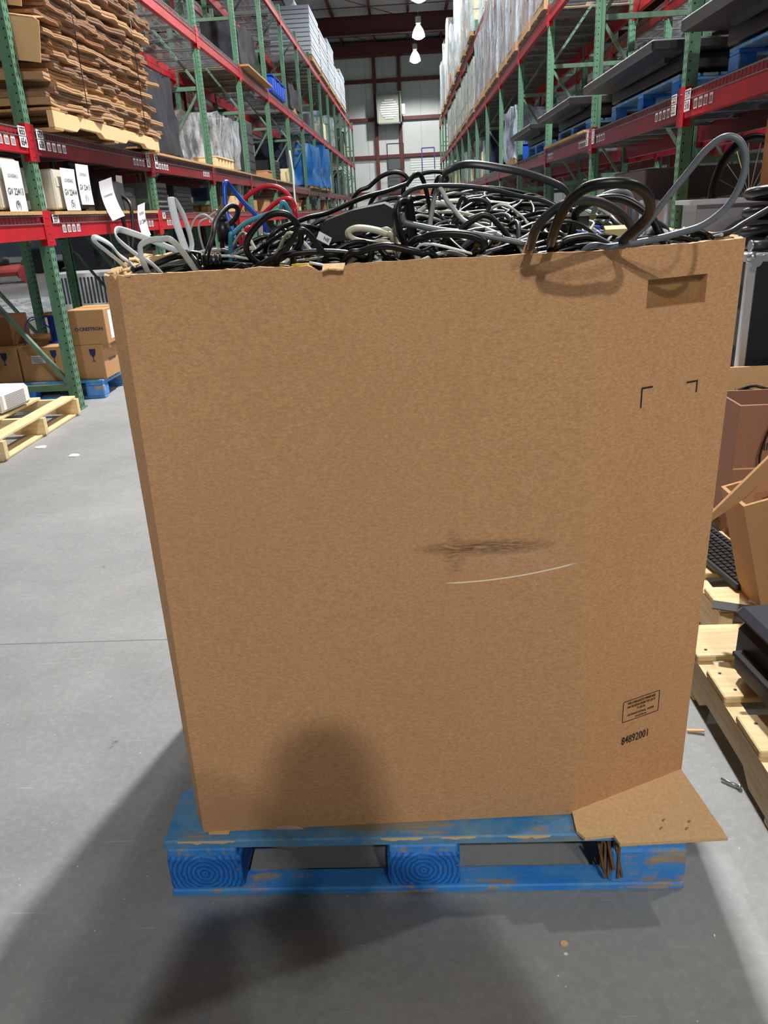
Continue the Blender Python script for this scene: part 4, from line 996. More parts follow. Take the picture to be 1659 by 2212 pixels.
cabinet('low black box at the fifth bay of the left rack', (XL-.3, 16.3, zS), (.5, .8, .36), BLACKM)
carton('small cream carton left of the blue tarps', (XL-.25, 18.6, 1.86), (.4, .5, .34), m=CREAM, tape=False)
draped_load('load under a draped dark blue sheet behind the nearer blue tarp', (XL-.6, 19.6, 1.86), (.8, 1.2, 1.0), NAVY, 12)
draped_load('tall load under a bright blue tarp on the left rack, nearer one', (XL-.42, 22.3, 1.86), (1.05, 2.2, 1.02), TARP, 21)
draped_load('tall load under a bright blue tarp on the left rack, farther one', (XL-.40, 24.75, 1.86), (1.1, 2.2, 1.15), TARP, 27)
t = thing('hanging_cable', 'white cable hanging down the front of the left rack by the blue tarps', 'cable'); MB().tube(crom([(XL+.05, 17.6, 2.5), (XL+.08, 17.62, 2.1), (XL+.07, 17.65, 1.7), (XL+.08, 17.7, 1.25)], 5), .02, 6).build('cable_run', WHT, t)
# L2 bay goods
b = MB().box(-1.0, 0, 0,   .12, 2.3, .025).build('particle_board', CHIP, None, (XL, 13.3, 3.39)); tag(b, 'particle board sheet overhanging the second high shelf of the left rack', 'board')
for i, (y, z) in enumerate(((16.3, 3.385), (16.9, 3.385), (17.5, 3.385))):
    t = thing('blue_tote', 'blue plastic tote in the row of three on the left rack, %s' % ('nearest', 'middle', 'farthest')[i], 'tote', (XL-.15, y, z), 0, 'blue totes on the second high shelf')
    MB().cbox((0, 0, .14), (.4, .5, .27), b=.03).build('tote_body', BLUEP, t); MB().cbox((0, 0, .285), (.44, .54, .025), b=.008).build('tote_rim', BLUEP, t)
    MB().box(.2, -.01, .02, .215, .01, .27).build('tote_rib', BLUEP, t)
draped_load('black vinyl bags heaped above the blue totes', (XL-.45, 14.8, 3.415), (.6, 1.4, .75), BRICKM, 5)
draped_load('crumpled black film load on the second high left shelf farther on', (XL-.45, 19.6, 3.385), (.9, 1.6, .55), BRICKM, 9)
# L3: stacks of white flat panels
def panel_stack(label, loc, size, nlay, m):
    t = thing('panel_stack', label, 'stack of panels', loc); w, d, h = size; hh = h/nlay
    simple_pallet(t, w, d)
    for i in range(nlay): MB().cbox((R_.uniform(-.01, .01), 0, .14+hh*(i+.5)), (w, d, hh*.86), b=.01).build('flat_panel', m, t)
PANEL = mat('grey_white_panel', (186, 196, 206), .5)
for i in range(5):
    panel_stack('stack of pale grey panels on the topmost left shelf, %s of five' % ('nearest', 'second', 'third', 'fourth', 'farthest')[i], (XL-.48, Y0+PITCH*(7+i)+1.28, 5.075), (1.1, 2.3, (1.15, 1.1, 1.3, .9, 1.2)[i]), (11, 11, 12, 9, 11)[i], PANEL)
t = thing('rolled_tube', 'long pale roll lying on top of the nearest stack of panels', 'roll', (XL-.45, 24.7, 5.075+1.15+.14+.13)); MB().cyl((0, -1.1, 0), (0, 1.1, 0), .13, 16).build('roll_body', PANEL, t)
# ============================================================ left floor goods
stringer_pallet('wooden_pallet', 'pale new wooden pallet with wide gaps at the left edge', (-2.365, 4.2, 0), math.pi/2, 1.1, 1.25, ((.02, .10), (.27, .10), (.62, .10), (.92, .10), (1.13, .12)))
t = thing('projector', 'white video projector with large black lens on the pale wooden pallet', 'projector', (-2.84, 4.95, .141), -.10)
MB().cbox((0, 0, .078), (.46, .34, .135), b=.022).build('projector_body', WHITEP, t)
Ml = Matrix.Translation((.115, -.175, .075)) @ Matrix.Rotation(math.pi/2, 4, 'X')
MB().lathe([(.0, .045), (.042, .045), (.055, .07), (.064, .07), (.068, .0), (.068, -.02)], 24, Ml).build('lens_barrel', BLACK, t)
MB().lathe([(0, .056), (.03, .053), (.043, .047)], 20, Ml).build('lens_glass', mat('lens_glass', (20, 24, 40), .05), t)
mb = MB()
for i in range(10): mb.box(.195, -.1725, .03+.0095*i, .222, -.170, .034+.0095*i); mb.box(.229, -.12, .03+.0095*i, .2315, .10, .034+.0095*i)
mb.build('side_grille', mat('grille_grey', (120, 122, 126), .5), t); MB().box(-.1, -.05, .145, .0, .05, .151).build('control_panel', DKGREY, t)
t = thing('crumpled_paper', 'crumpled white paper on the floor behind the pale pallet', 'paper', (-2.98, 5.48, .05)); wobble_box((.13, .10, .07), .035, 6, 8).build('paper_ball', PAPER, t)
block_pallet('blue_pallet', 'blue block pallet on the floor under the fragile cartons in the left rack', (-3.62, 5.82, 0), 0, 1.24, 1.0)
TXT = INKB
c = carton('carton with wine-glass mark at the right end of the floor pallet, under the single carton', (-2.485, 6.02, .1435), (.26, .32, .262))
glass_icon((.05, -.16, .145), (1, 0, 0), (0, 0, 1), .085, c); text('CRESTRON', .028, TXT, c, (.13, .0, .13), (0, 1, 0), (0, 0, 1), 'carton_print', 1.1, bold=.03)
c = carton('carton with wine-glass mark and white label, left of the green post', (-2.85, 6.02, .1435), (.32, .32, .262))
glass_icon((.11, -.16, .15), (1, 0, 0), (0, 0, 1), .085, c); rects([(-.05, .14, .06, .20)], (-.02, -.16, 0), (1, 0, 0), (0, 0, 1)).build('shipping_label', LABELW, c)
rects([(-.045, .147+.012*i, .04, .151+.012*i) for i in range(4)], (-.02, -.162, 0), (1, 0, 0), (0, 0, 1)).build('label_lines', mat('label_grey', (120, 120, 124), .7), c)
c = carton('carton with wine-glass mark cut by the left edge of the view', (-3.19, 6.02, .1435), (.33, .32, .262)); glass_icon((.06, -.16, .145), (1, 0, 0), (0, 0, 1), .085, c)
c = carton('carton behind the right end carton on the floor pallet', (-2.50, 6.40, .1435), (.27, .3, .275), m=PALE)
c = carton('second carton row behind, left of the blue spool', (-3.05, 6.42, .1435), (.5, .4, .27))
c = carton('single carton standing on top of the floor cartons, half hidden by the big bin', (-2.435, 6.04, .407), (.275, .36, .258))
text('CRESTRON', .034, TXT, c, (.022, -.18, .115), (1, 0, 0), (0, 0, 1), 'carton_print', 1.05, bold=.035)
mb = MB(); o_ = Vector((-.088, -.1815, .115))
for k in range(16):
    a0, a1 = 2*math.pi*k/16, 2*math.pi*(k+1)/16
    mb.add([o_+Vector((math.cos(a)*rr*1.25, 0, math.sin(a)*rr)) for a, rr in ((a0, .007), (a1, .007), (a1, .0125), (a0, .0125))], [(0, 1, 2, 3)])
mb.build('carton_logo', TXT, c, fix=False)
rects([(-.10, .03, -.02, .24)], (.1375, 0, 0), (0, 1, 0), (0, 0, 1)).build('shipping_label', LABELW, c)
t = thing('dark_carton', 'dark brown carton at the left edge above the fragile cartons', 'box', (-3.27, 6.15, .407)); MB().cbox((0, 0, .11), (.34, .3, .22), b=.004).build('carton_body', CARTON2, t)
t = thing('cable_spool', 'blue cable spool with wooden flange on the fragile cartons behind the post', 'spool', (-2.76, 6.12, .407))
MB().lathe([(0, 0), (.11, 0), (.11, .012), (.085, .014), (.085, .2), (.11, .202), (.11, .215), (0, .215)], 24).build('spool_body', mat('spool_blue', (18, 54, 150), .4), t)
MB().lathe([(0, .216), (.112, .216), (.112, .224), (0, .224)], 24).build('flange', CHIP, t)
MB().tube(crom([(-.08, 0, .1), (-.16, -.06, .2), (-.22, -.1, .16), (-.24, -.14, .02), (-.26, -.1, .006)], 8), .005, 6).build('loose_end', BLU, t)
# white film, crate, mower and van in the next aisle
t = thing('plastic_film', 'wide sheet of translucent white film lying on the floor past the left rack', 'plastic film', (-6.9, 11.6, .0))
mb = MB(); nq = 26; vs = []
for j in range(nq+1):
    for i in range(nq+1):
        x = -2.2+3.6*i/nq; y = -3.0+6.0*j/nq; e = min(i, nq-i, j, nq-j)/6
        vs.append((x+.2*noise.noise(Vector((y, 0, 3))), y, .02+min(1, e)*(.12+.18*abs(noise.noise(Vector((x*1.4, y*1.4, 0)))))))
mb.add(vs, [[j*(nq+1)+i, j*(nq+1)+i+1, (j+1)*(nq+1)+i+1, (j+1)*(nq+1)+i] for j in range(nq) for i in range(nq)], True)
mb.build('film_sheet', make_wrap('white_film', (214, 220, 226), .8, .3), t, fix=False)
t = thing('slotted_crate', 'white slotted plastic crate on the floor behind the single carton', 'crate', (-5.15, 12.9, 0))
mb = MB().box(-.55, -.4, 0, .55, .4, .1).box(-.55, -.4, .5, .55, .4, .56)
for i in range(19): x = -.54+.06*i; mb.box(x, -.4, .1, x+.022, -.385, .5)
for i in range(13): y = -.39+.06*i; mb.box(.53, y, .1, .55, y+.022, .5)
mb.build('crate_body', WHITEP, t)
MB().cbox((0, 0, .3), (1.0, .7, .38)).build('crate_liner', mat('liner_grey', (150, 156, 166), .5), t)
t = thing('lawn_mower', 'small red push mower with grey handle in the next aisle', 'mower', (-10.1, 20.0, 0), .5)
MB().cbox((0, 0, .3), (1.0, .6, .26), b=.1).build('mower_deck', mat('faded_red', (206, 92, 92), .5), t)
MB().lathe([(0, .2), (.2, .2), (.2, 0), (0, 0)], 16, Matrix.Translation((-.1, 0, .42))).build('engine_cover', DKGREY, t)
for a in (-.36, .42):
    for b_ in (-.34, .34):
        MB().cyl((a, b_-.05, .2), (a, b_+.05, .2), .2 if a > 0 else .17, 18).build('wheel', mat('wheel_pink', (176, 70, 72), .6), t)
for b_ in (-.2, .2): MB().tube(crom([(.35, b_, .4), (.7, b_, 1.0), (1.05, b_, 1.75)], 5), .022, 6).build('handle_bar', MIDGREY, t)
t = thing('van', 'grey and black van parked far away in the next aisle at the left edge', 'van', (-12.6, 24.5, 0), .15)
pr = [(-2.3, .3), (2.3, .3), (2.4, .9), (2.2, 1.15), (1.5, 1.3), (.9, 2.0), (-2.1, 2.05), (-2.35, 1.2)]
vs = [(x, y, z) for y in (-.95, .95) for x, z in pr]; k_ = len(pr)
MB().add(vs, [list(range(k_)), list(range(k_, 2*k_))[::-1]]+[[i, (i+1) % k_, k_+(i+1) % k_, k_+i] for i in range(k_)]).build('van_body', mat('slate_paint', (70, 84, 96), .3), t)
MB().box(-1.9, -.97, 1.3, .7, -.955, 1.85).build('side_window', BLACK, t); MB().box(-2.3, -.97, .34, 2.35, -.955, .5).build('lower_trim', ALU, t)
for a in (-1.5, 1.5):
    for b_ in (-.95, .95): MB().cyl((a, b_-.1, .35), (a, b_+.1, .35), .35, 20).build('wheel', BLACKR, t)
for i, (x, y, w, d, h, m, lb) in enumerate(((-5.3, 15.2, .9, 1.1, 1.25, BRICKM, 'dark fabric covered pile between the posts, nearest the white slotted crate'), (-4.9, 16.9, 1.1, 1.2, 1.5, NAVY, 'navy cloth covered pile behind the left corner of the bin'), (-6.8, 18.0, 1.4, 1.3, 1.2, BRICKM, 'dark heap of equipment in the next aisle'), (-4.9, 19.6, 1.6, 1.6, 1.6, BRICKM, 'tall dark covered load in the next aisle, farther back'))):
    draped_load(lb, (x, y, 0), (w, d, h), m, 40+i, 'covered_pile')
t = thing('cutting_machine', 'grey and brown tool with rounded hood behind the left bin corner', 'machine', (-3.0, 9.1, 0.0))
MB().cbox((0, 0, .36), (.5, .6, .7), b=.03).build('machine_base', BLACK, t); wobble_box((.36, .42, .22), .04, 8, 2).build('machine_hood', mat('dusty_beige', (150, 134, 118), .7), t, (0, 0, .74)); MB().cyl((-.1, -.2, .84), (-.1, -.27, .84), .05, 12).build('machine_knob', DKGREY, t)
MB().bar((.1, -.25, .72), (.22, -.45, .3), .05, .03).build('machine_lever', MIDGREY, t)
# floor-level and shelf goods that fill the farther bays
rF = random.Random(11)
def fill(side, k, z, hmax, rowx, where, row2=False, kind_=0):
    y = Y0+PITCH*k+.25; yend = Y0+PITCH*(k+1)-.2; nmb = 0
    while y < yend-.25:
        d = rF.uniform(.35, .9); d = min(d, yend-y); h = rF.uniform(.35, 1)*hmax; w = rF.uniform(.5, .85); x = rowx+side*(w/2+rF.uniform(.06, .2))
        nmb += 1; which = ['nearest', 'second', 'third', 'fourth', 'fifth', 'sixth', 'seventh'][nmb-1]
        q = rF.random(); loc = (x, y+d/2, z)
        if q < .34: carton('brown cardboard box, %s on the %s' % (which, where), loc, (w, d*.92, h), m=rF.choice((CARTON, CARTON2, PALE, CREAM)), tape=k < 5)
        elif q < .52: cabinet('dark metal cabinet, %s on the %s' % (which, where), loc, (w, d*.9, h), rF.choice((BLACKM, DKGREY, MIDGREY)), 0 if side < 0 else math.pi)
        elif q < .70: draped_load('goods under dark cloth, %s on the %s' % (which, where), loc, (w, d*.95, max(.3, h)), rF.choice((BRICKM, NAVY, BRICKM)), rF.random()*50, amp=.05)
        elif q < .85: draped_load('goods in clear film, %s on the %s' % (which, where), loc, (w, d*.95, max(.3, h)), WRAPW, rF.random()*50, amp=.05)
        else: cabinet('pale office machine, %s on the %s' % (which, where), loc, (w*.8, d*.8, h*.7), rF.choice((BEIGE, WHITEP)), 0 if side < 0 else math.pi)
        y += d+rF.uniform(.02, .3)
for k in range(1, 9): fill(-1, k, 1.336, .42, XL, 'waist-high left shelf, %s bay' % ORD[k+1])
for k in range(2, 7): fill(-1, k, 0, .95, XL, 'floor under the left rack, %s bay' % ORD[k+1])
for k in range(9, 13): fill(-1, k, 1.86, 1.1, XL, 'eye-high left shelf, %s bay' % ORD[k+1])
for k in range(7, 13): fill(-1, k, 3.375, 1.25, XL, 'second high left shelf, %s bay' % ORD[k+1])
for k in range(1, 5): fill(-1, k, 1.86, 1.2, XL-DEP-.38, 'eye-high rear left shelf, %s bay' % ORD[k+1])
for k in (0, 2, 3, 5): fill(-1, k, 3.375, 1.2, XL-DEP-.38, 'second high rear left shelf, %s bay' % ORD[k+1])
# ============================================================ right rack goods
SLAB = BLACKM
def slab_on_pallet(label, y0, y1, ztop, over=.06, z=LVR['R1']+.01, npal=1):
    t = thing('black_tabletop', label, 'tabletop', (XR, y0, 0))
    L_ = y1-y0
    MB().cbox((.42-over, L_/2, ztop-.035), (1.0, L_, .07), b=.012).build('slab', SLAB, t)
    MB().cbox((.46, L_/2, ztop-.12), (.72, L_*.9, .10), b=.01).build('underframe', BLACK, t)
    MB().bar((.05, .3, ztop-.085), (.05, L_-.3, ztop-.085), .03, .03).build('edge_rail', DKGREY, t)
for i, (k, y0, y1, zt, w) in enumerate(((-1, 3.3, 5.2, 2.165, 1.9), (0, 5.75, 7.85, 2.165, 2.05), (1, 8.45, 10.4, 2.165, 1.9), (2, 11.0, 12.9, 2.165, 1.9))):
    block_pallet('blue_pallet', 'blue block pallet under a black tabletop on the eye-high right shelf, %s bay' % ORD[k+1], (XR+.05+.95, y0+.1, LVR['R1']+.012), math.pi/2, y1-y0-.3, .92)
    slab_on_pallet('long black tabletop on a blue pallet on the eye-high right shelf, %s bay' % ORD[k+1], y0, y1, zt+.02)
b = MB().box(-.04, 0, 0, 1.0, 2.3, .02).build('particle_board', CHIP, None, (XR, 8.2, LVR['R1']+.012)); tag(b, 'particle board sheet under the black tabletop on the right rack', 'board')
WR = ['nearest', 'second', 'third', 'fourth', 'fifth', 'sixth', 'seventh', 'eighth', 'ninth', 'tenth', 'eleventh', 'twelfth', 'thirteenth', 'fourteenth', 'fifteenth', 'sixteenth']
i = 0
for k in range(2, 6):
    for j in (0, 1):
        wrapped_load('tall stack of brown cartons in whitish wrap on the second high right shelf, %s' % WR[i], (XR+.50, Y0+PITCH*k+.67+1.20*j, LVR['R2']+.012), (1.08, 1.12, (1.5 if k == 5 else 2.0+.35*(i % 3 == 0)+.2*(i % 2))-(.1 if k == 5 else 0)), i+1, group='stretch wrapped loads on the second high right shelf', m=(CARTON2, CARTON2, CARTON)[i % 3], rows=7); i += 1
i = 0
for k in range(6, 14):
    for j in (0, 1):
        if k < 13: wrapped_load('whitish wrapped stack on the topmost right shelf, %s from the camera' % WR[i], (XR+.45+.05*(i % 2), Y0+PITCH*k+.67+1.2*j, LVR['R3']+.012), (1.1, 1.12, 1.7+.35*((i*7) % 3)), 30+i, group='wrapped loads on the topmost right shelf', m=(CREAM, CREAM, PALE, WHITEP)[i % 4], rows=4); i += 1
for j in range(5):
    wrapped_load('cream coloured wrapped load on the second high right shelf beyond the tall stacks, %s' % WR[j], (XR+.5, Y0+PITCH*(6+j)+1.28, LVR['R2']+.012), (1.05, 1.9, 1.2), 60+j, m=CREAM, rows=3)
t = thing('round_bundle', 'dark round bundle end sticking out of the topmost right shelf', 'bundle', (XR-.10, 30.2, 5.26)); MB().cyl((0, 0, 0), (.3, 0, 0), .3, 18).build('bundle_roll', CARTON2, t)
draped_load('puffy grey plastic bag load on the eye-high right shelf past the tabletops', (XR+.5, 14.7, LVR['R1']+.01), (.9, 1.4, .85), WRAPW, 77, amp=.1)
t = thing('blue_tote', 'blue plastic tote among the goods on the eye-high right shelf', 'tote', (XR+.25, 13.5, LVR['R1']+.012)); MB().cbox((0, 0, .12), (.4, .4, .24), b=.03).build('tote_body', BLUEP, t); MB().cbox((0, 0, .25), (.44, .44, .02), b=.006).build('tote_rim', BLUEP, t)
for k in range(5, 13): fill(1, k, LVR['R1']+.012, 1.0, XR, 'eye-high right shelf, %s bay' % ORD[k+1])
for k in range(1, 9): fill(1, k, 0, 1.1, XR+(.9 if k == -5 else 0), 'floor under the right rack, %s bay' % ORD[k+1])
for k in (0, 1, 2, 3, 4): fill(1, k, LVR['R1']+.012, 1.1, XR+DEP+.38, 'eye-high rear right shelf, %s bay' % ORD[k+1])
for i, (y, w) in enumerate(((4.2, .9), (5.6, .8))):
    carton('yellowish wooden box high on the rack behind the right one, %s' % ('nearer', 'farther')[i], (XR+DEP+.9, y, LVR['R2']+.02), (.9, w, .42), m=CHIP, tape=False, name='wooden_box')
    
# floor goods behind the bin at right
t = thing('large_grey_carton', 'large dark grey-brown carton under the right rack behind the cable arches', 'box', (2.36, 6.85, .0)); MB().cbox((0, 0, .72), (1.1, .95, 1.44), b=.01).build('carton_body', mat('taupe_board', (92, 80, 76), .8, var=.1), t); MB().box(-.551, -.02, .1, -.549, .03, 1.4).build('carton_seam', CARTON2, t)
wrapped_load('stack of small cartons in film before the large grey-brown carton', (2.1, 5.92, 0), (.7, .62, 1.22), 91, rows=3)
carton('brown carton at the foot of the second right post behind the bin', (1.50, 4.68, .0), (.5, .45, 1.02), m=CARTON2)
carton('low brown carton behind the bin rim right of the first right post', (1.52, 5.16, .0), (.4, .42, 1.0), m=CARTON)
t = thing('spoked_wheel', 'thin black spoked wheel standing under the right rack by the post', 'wheel', (2.08, 5.1, 1.22), .5)
MB().lathe([(.30, -.02), (.33, -.02), (.345, 0), (.33, .02), (.30, .02), (.30, -.02)], 40, Matrix.Rotation(math.pi/2, 4, 'X')).build('tyre', BLACKR, t)
mb = MB()
for k in range(18): a = k*math.pi/9; mb.bar((.03*math.cos(a), 0, .03*math.sin(a)), (.30*math.cos(a), 0, .30*math.sin(a)), .004, .004)
mb.build('spokes', STEEL, t); MB().cyl((0, -.03, 0), (0, .03, 0), .035, 12).build('hub', STEEL, t)
cabinet('dark equipment rack under the right rack carrying the spoked wheel', (2.2, 5.1, 0), (.7, .5, .88), BLACKM, math.pi)
carton('dark carton on the equipment by the right edge', (2.6, 3.9, .0), (.55, .6, 1.36), m=mat('taupe_board', (92, 80, 76), .8, var=.1))
carton('pale carton high up at the right edge under the red beam', (2.45, 4.6, .0), (.8, .6, 1.62), m=CARTON)
t = thing('clear_plastic_bin', 'open translucent grey plastic bin at the right edge, behind the flight case', 'plastic bin', (1.66, 3.98, .94), -.18)
mb = MB(); w, d, h = .64, .46, .27; th = .006
for o_ in (((-w/2, -d/2), (w/2, -d/2)), ((w/2, -d/2), (w/2, d/2)), ((w/2, d/2), (-w/2, d/2)), ((-w/2, d/2), (-w/2, -d/2))):
    a, b_ = Vector((*o_[0], 0)), Vector((*o_[1], 0)); mb.bar(a*.92+Vector((0, 0, h/2)), b_*.92+Vector((0, 0, h/2)), th, h)
mb.box(-w/2*.92, -d/2*.92, 0, w/2*.92, d/2*.92, th)
mb.build('bin_shell', mat('translucent_grey', (150, 148, 152), .3, alpha=.8), t)
mb = MB()
for a, b_ in (((-w/2, -d/2, h), (w/2, -d/2, h)), ((w/2, -d/2, h), (w/2, d/2, h)), ((w/2, d/2, h), (-w/2, d/2, h)), ((-w/2, d/2, h), (-w/2, -d/2, h))): mb.bar(a, b_, .03, .02)
mb.build('bin_rim', mat('translucent_rim', (176, 174, 178), .3), t)
MB().box(.10, -d/2*.95-.004, .06, .26, -d/2*.93-.003, .17).build('teal_sticker', mat('teal_sticker', (20, 104, 116), .5), t)
wobble_box((.5, .34, .12), .03, 8, 6).build('bin_contents', mat('brown_contents', (70, 58, 50), .8), t, (.04, 0, .12))
t = thing('stand_table', 'dark table holding the translucent bin and loose adapters at the right edge', 'table', (1.80, 3.98, 0))
MB().cbox((0, 0, .905), (.9, .75, .04), b=.006).build('tabletop', BLACKM, t)
for a in (-.4, .4):
    for b_ in (-.32, .32): MB().bar((a, b_, 0), (a, b_, .885), .04, .04).build('leg', BLACK, t)
# flight case
FX, FY, FZ0, FZ1 = 1.335, 3.2, .483, 1.02
t = thing('flight_case', 'black flight case with aluminium edges and ball corners at the right edge', 'flight case', (FX, FY, FZ0))
Wc, Dc, Hc = .62, .5, FZ1-FZ0
MB().cbox((Wc/2, Dc/2, Hc/2), (Wc-.012, Dc-.012, Hc-.012), b=.004).build('case_body', mat('case_laminate', (14, 22, 28), .45), t)
e = .034
for x in (0, Wc-e):
    for y in (0, Dc-e): MB().cbox((x+e/2, y+e/2, Hc/2), (e, e, Hc-.06), b=.005).build('upright_edge', ALU, t)
for z in (0, Hc-e):
    for y in (0, Dc-e): MB().cbox((Wc/2, y+e/2, z+e/2), (Wc-.06, e, e), b=.005).build('horizontal_edge', ALU, t)
    for x in (0, Wc-e): MB().cbox((x+e/2, Dc/2, z+e/2), (e, Dc-.06, e), b=.005).build('horizontal_edge', ALU, t)
for x in (0, Wc):
    for y in (0, Dc):
        for z in (0, Hc):
            sx, sy, sz = (1 if x == 0 else -1), (1 if y == 0 else -1), (1 if z == 0 else -1)
            mb = MB().lathe([(0, -.02), (.014, -.014), (.02, 0), (.014, .014), (0, .02)], 12, Matrix.Translation((x+sx*.014, y+sy*.014, z+sz*.014)))
            for a in ((sx*.04, 0, 0), (0, 0, sz*.04)): mb.cyl((x+sx*.018+a[0], y-sy*.003, z+sz*.018+a[2]), (x+sx*.018+a[0], y+sy*.003, z+sz*.018+a[2]), .013, 12)
            mb.cyl((x+sx*.03, y-sy*.002, z+sz*.03), (x+sx*.03, y+sy*.002, z+sz*.03), .022, 12)
            mb.build('ball_corner', STEEL, t)
for z in (.11, .36):
    MB().cbox((-.008, .13, z), (.014, .07, .10), b=.004).build('latch', STEEL, t)
MB().prism([(0, 0), (.012, 0), (.006, .018)], 0, .001, Matrix.Translation((.17, -.001, .2)) @ Matrix.Rotation(math.pi/2, 4, 'X')).build('yellow_fleck', mat('yellow_chip', (220, 200, 90), .6), t)
cabinet('low black trunk under the flight case', (FX+.33, FY+.25, .0), (.6, .48, .476), BLACKM)
for i, (dx, lb) in enumerate(((.07, 'nearer the bin'), (.25, 'nearer the right edge'))):
    q = thing('barrel_adapter', 'short black and silver barrel adapter lying on the flight case, %s' % lb, 'adapter', (FX+dx, FY+.06, FZ1+.025)); MB().cyl((-.045, 0, 0), (.02, 0, 0), .019, 14).build('adapter_barrel', DKGREY, q); MB().cyl((-.05, 0, 0), (-.04, 0, 0), .022, 14).build('adapter_ring', STEEL, q); MB().cyl((.015, 0, .008), (.065, 0, .008), .026, 14).build('adapter_head', BLACKR, q)
t = thing('black_hose', 'coiled black hose piled on the flight case before the translucent bin', 'hose', (FX+.3, FY+.30, FZ1+.03)); P_ = [(.2*math.cos(a*.5), .13*math.sin(a*.5), .012*a*.5) for a in range(0, 42)]; MB().tube(crom(P_, 3), .024, 8).build('hose_coil', BLACKR, t)
# right-hand pallets and goods on them
stringer_pallet('wooden_pallet', 'pale new wooden pallet at the right edge carrying the black printer', (.71, .62, 0), 0, 1.2, 1.27, ((0, .13), (.20, .12), (.42, .13), (.735, .13), (.93, .12), (1.11, .16)))
for k_, (x, y) in enumerate(((.75, 1.70), (.775, 1.60), (.80, 1.78), (.79, 1.47), (.76, 1.39))): pass
nl = MB()
for x, y in ((.74, 1.76), (.735, 1.65), (.745, 1.58), (.74, 1.45), (.745, 1.39), (.74, 1.13), (.74, 1.07)): nl.lathe([(0, .0006), (.004, .0006), (.004, 0)], 8, Matrix.Translation((x-.71, y-.62, .1395)))
RP = [o for o in bpy.data.objects if o.get('label', '').startswith('pale new wooden pallet at the right edge')][0]
o_ = nl.build('nail_heads', DKGREY, RP); o_['kind'] = 'stuff'
o_ = MB().lathe([(0, .0008), (.011, .0006), (.014, 0)], 18, Matrix.Translation((.83-.71, 1.63-.62, .1392)) @ Matrix.Diagonal((1.3, 1, 1, 1))).build('wood_knot', mat('wood_knot', (120, 52, 44), .7), RP)
stringer_pallet('wooden_pallet', 'wooden pallet with keyboard and open carton, behind the printer pallet', (.86, 1.98, 0), 0, 1.2, 1.18, ((0, .13), (.22, .11), (.44, .11), (.70, .11), (1.05, .13)))
t = thing('printer', 'black inkjet printer with open front tray at the right edge', 'printer', (.99, 1.50, .140), .10)
MB().cbox((0, 0, .085), (.44, .34, .15), b=.02).build('printer_body', mat('printer_black', (26, 27, 30), .35), t)
MB().cbox((0, .01, .175), (.45, .33, .035), b=.015).build('printer_lid', mat('printer_lid', (58, 60, 68), .3), t)
MB().box(-.245, -.17, .088, -.16, .12, .098).build('paper_tray', BLACK, t); MB().box(-.222, -.1, .03, -.219, .13, .08).build('vent_panel', DKGREY, t)
t = thing('computer_keyboard', 'black computer keyboard lying aslant on the rear right pallet', 'keyboard', (.985, 2.31, .142), -1.43)
MB().cbox((0, 0, .010), (.46, .16, .018), b=.005).build('keyboard_body', mat('keyboard_black', (30, 32, 36), .45), t)
mb = MB()
for r in range(6):
    for c_ in range(21): mb.cbox((-.212+.0212*c_, -.058+.0215*r+(.006 if r == 5 else 0), .0215), (.017, .0165, .006), b=.002)
o_ = mb.build('keys', BLACK, t); o_['kind'] = 'stuff'
t = thing('webcam', 'small black and silver device with red mark behind the keyboard', 'webcam', (1.02, 2.60, .143), .3); MB().cbox((0, 0, .03), (.12, .07, .04), b=.015).build('device_body', BLACK, t); MB().cbox((0, -.01, .05), (.09, .06, .012), b=.005).build('device_cover', STEEL, t); MB().cbox((-.04, -.03, .065), (.03, .012, .012)).build('red_mark', REDC, t)
t = thing('blue_clip', 'small bright blue plastic clip beside the keyboard', 'clip', (1.0, 2.14, .142)); MB().cbox((0, 0, .022), (.022, .022, .044), b=.004).build('clip_body', mat('bright_blue', (20, 110, 230), .4), t)
# pale corrugated bin with cable coil
t = thing('corrugated_bin', 'pale corrugated box with cut-down front holding a coil of black cable', 'box', (1.13, 2.76, .14))
mb = MB(); w, d = .5, .36; Mx = Matrix.Translation((0, 0, 0)) @ Matrix.Shear('YZ', 4, (0, 0)) if False else None
mb.box(-.05, d-.012, 0, w, d, .455).box(-.03, .012, 0, -.018, d-.012, .36).box(w-.012, .012, 0, w, d-.012, .4).box(-.03, 0, 0, w, .012, .335).box(0, 0, 0, w, d, .01)
mb.build('box_walls', PALE, t); mb = MB()
for i in range(9): mb.bar((.02+.05*i, -.002, 0), (.02+.05*i, -.002, .335), .012, .004)
mb.build('box_ribs', KRAFTI, t)
P_ = [(.2+(.14-.0006*a)*math.cos(a*.4), .18+(.14-.0006*a)*math.sin(a*.4), .315+.0009*a+.006*math.sin(a*1.7)) for a in range(0, 96)]
o_ = MB().tube(crom(P_, 2), .006, 6).build('black_cable_coil', BLK); o_.location = (1.13, 2.76, .14); tag(o_, 'coil of glossy black cable lying in the pale corrugated box', 'cable')
MB().box(.0, .02, .01, w-.02, d-.02, .30).build('box_filling', CARTON2, t)
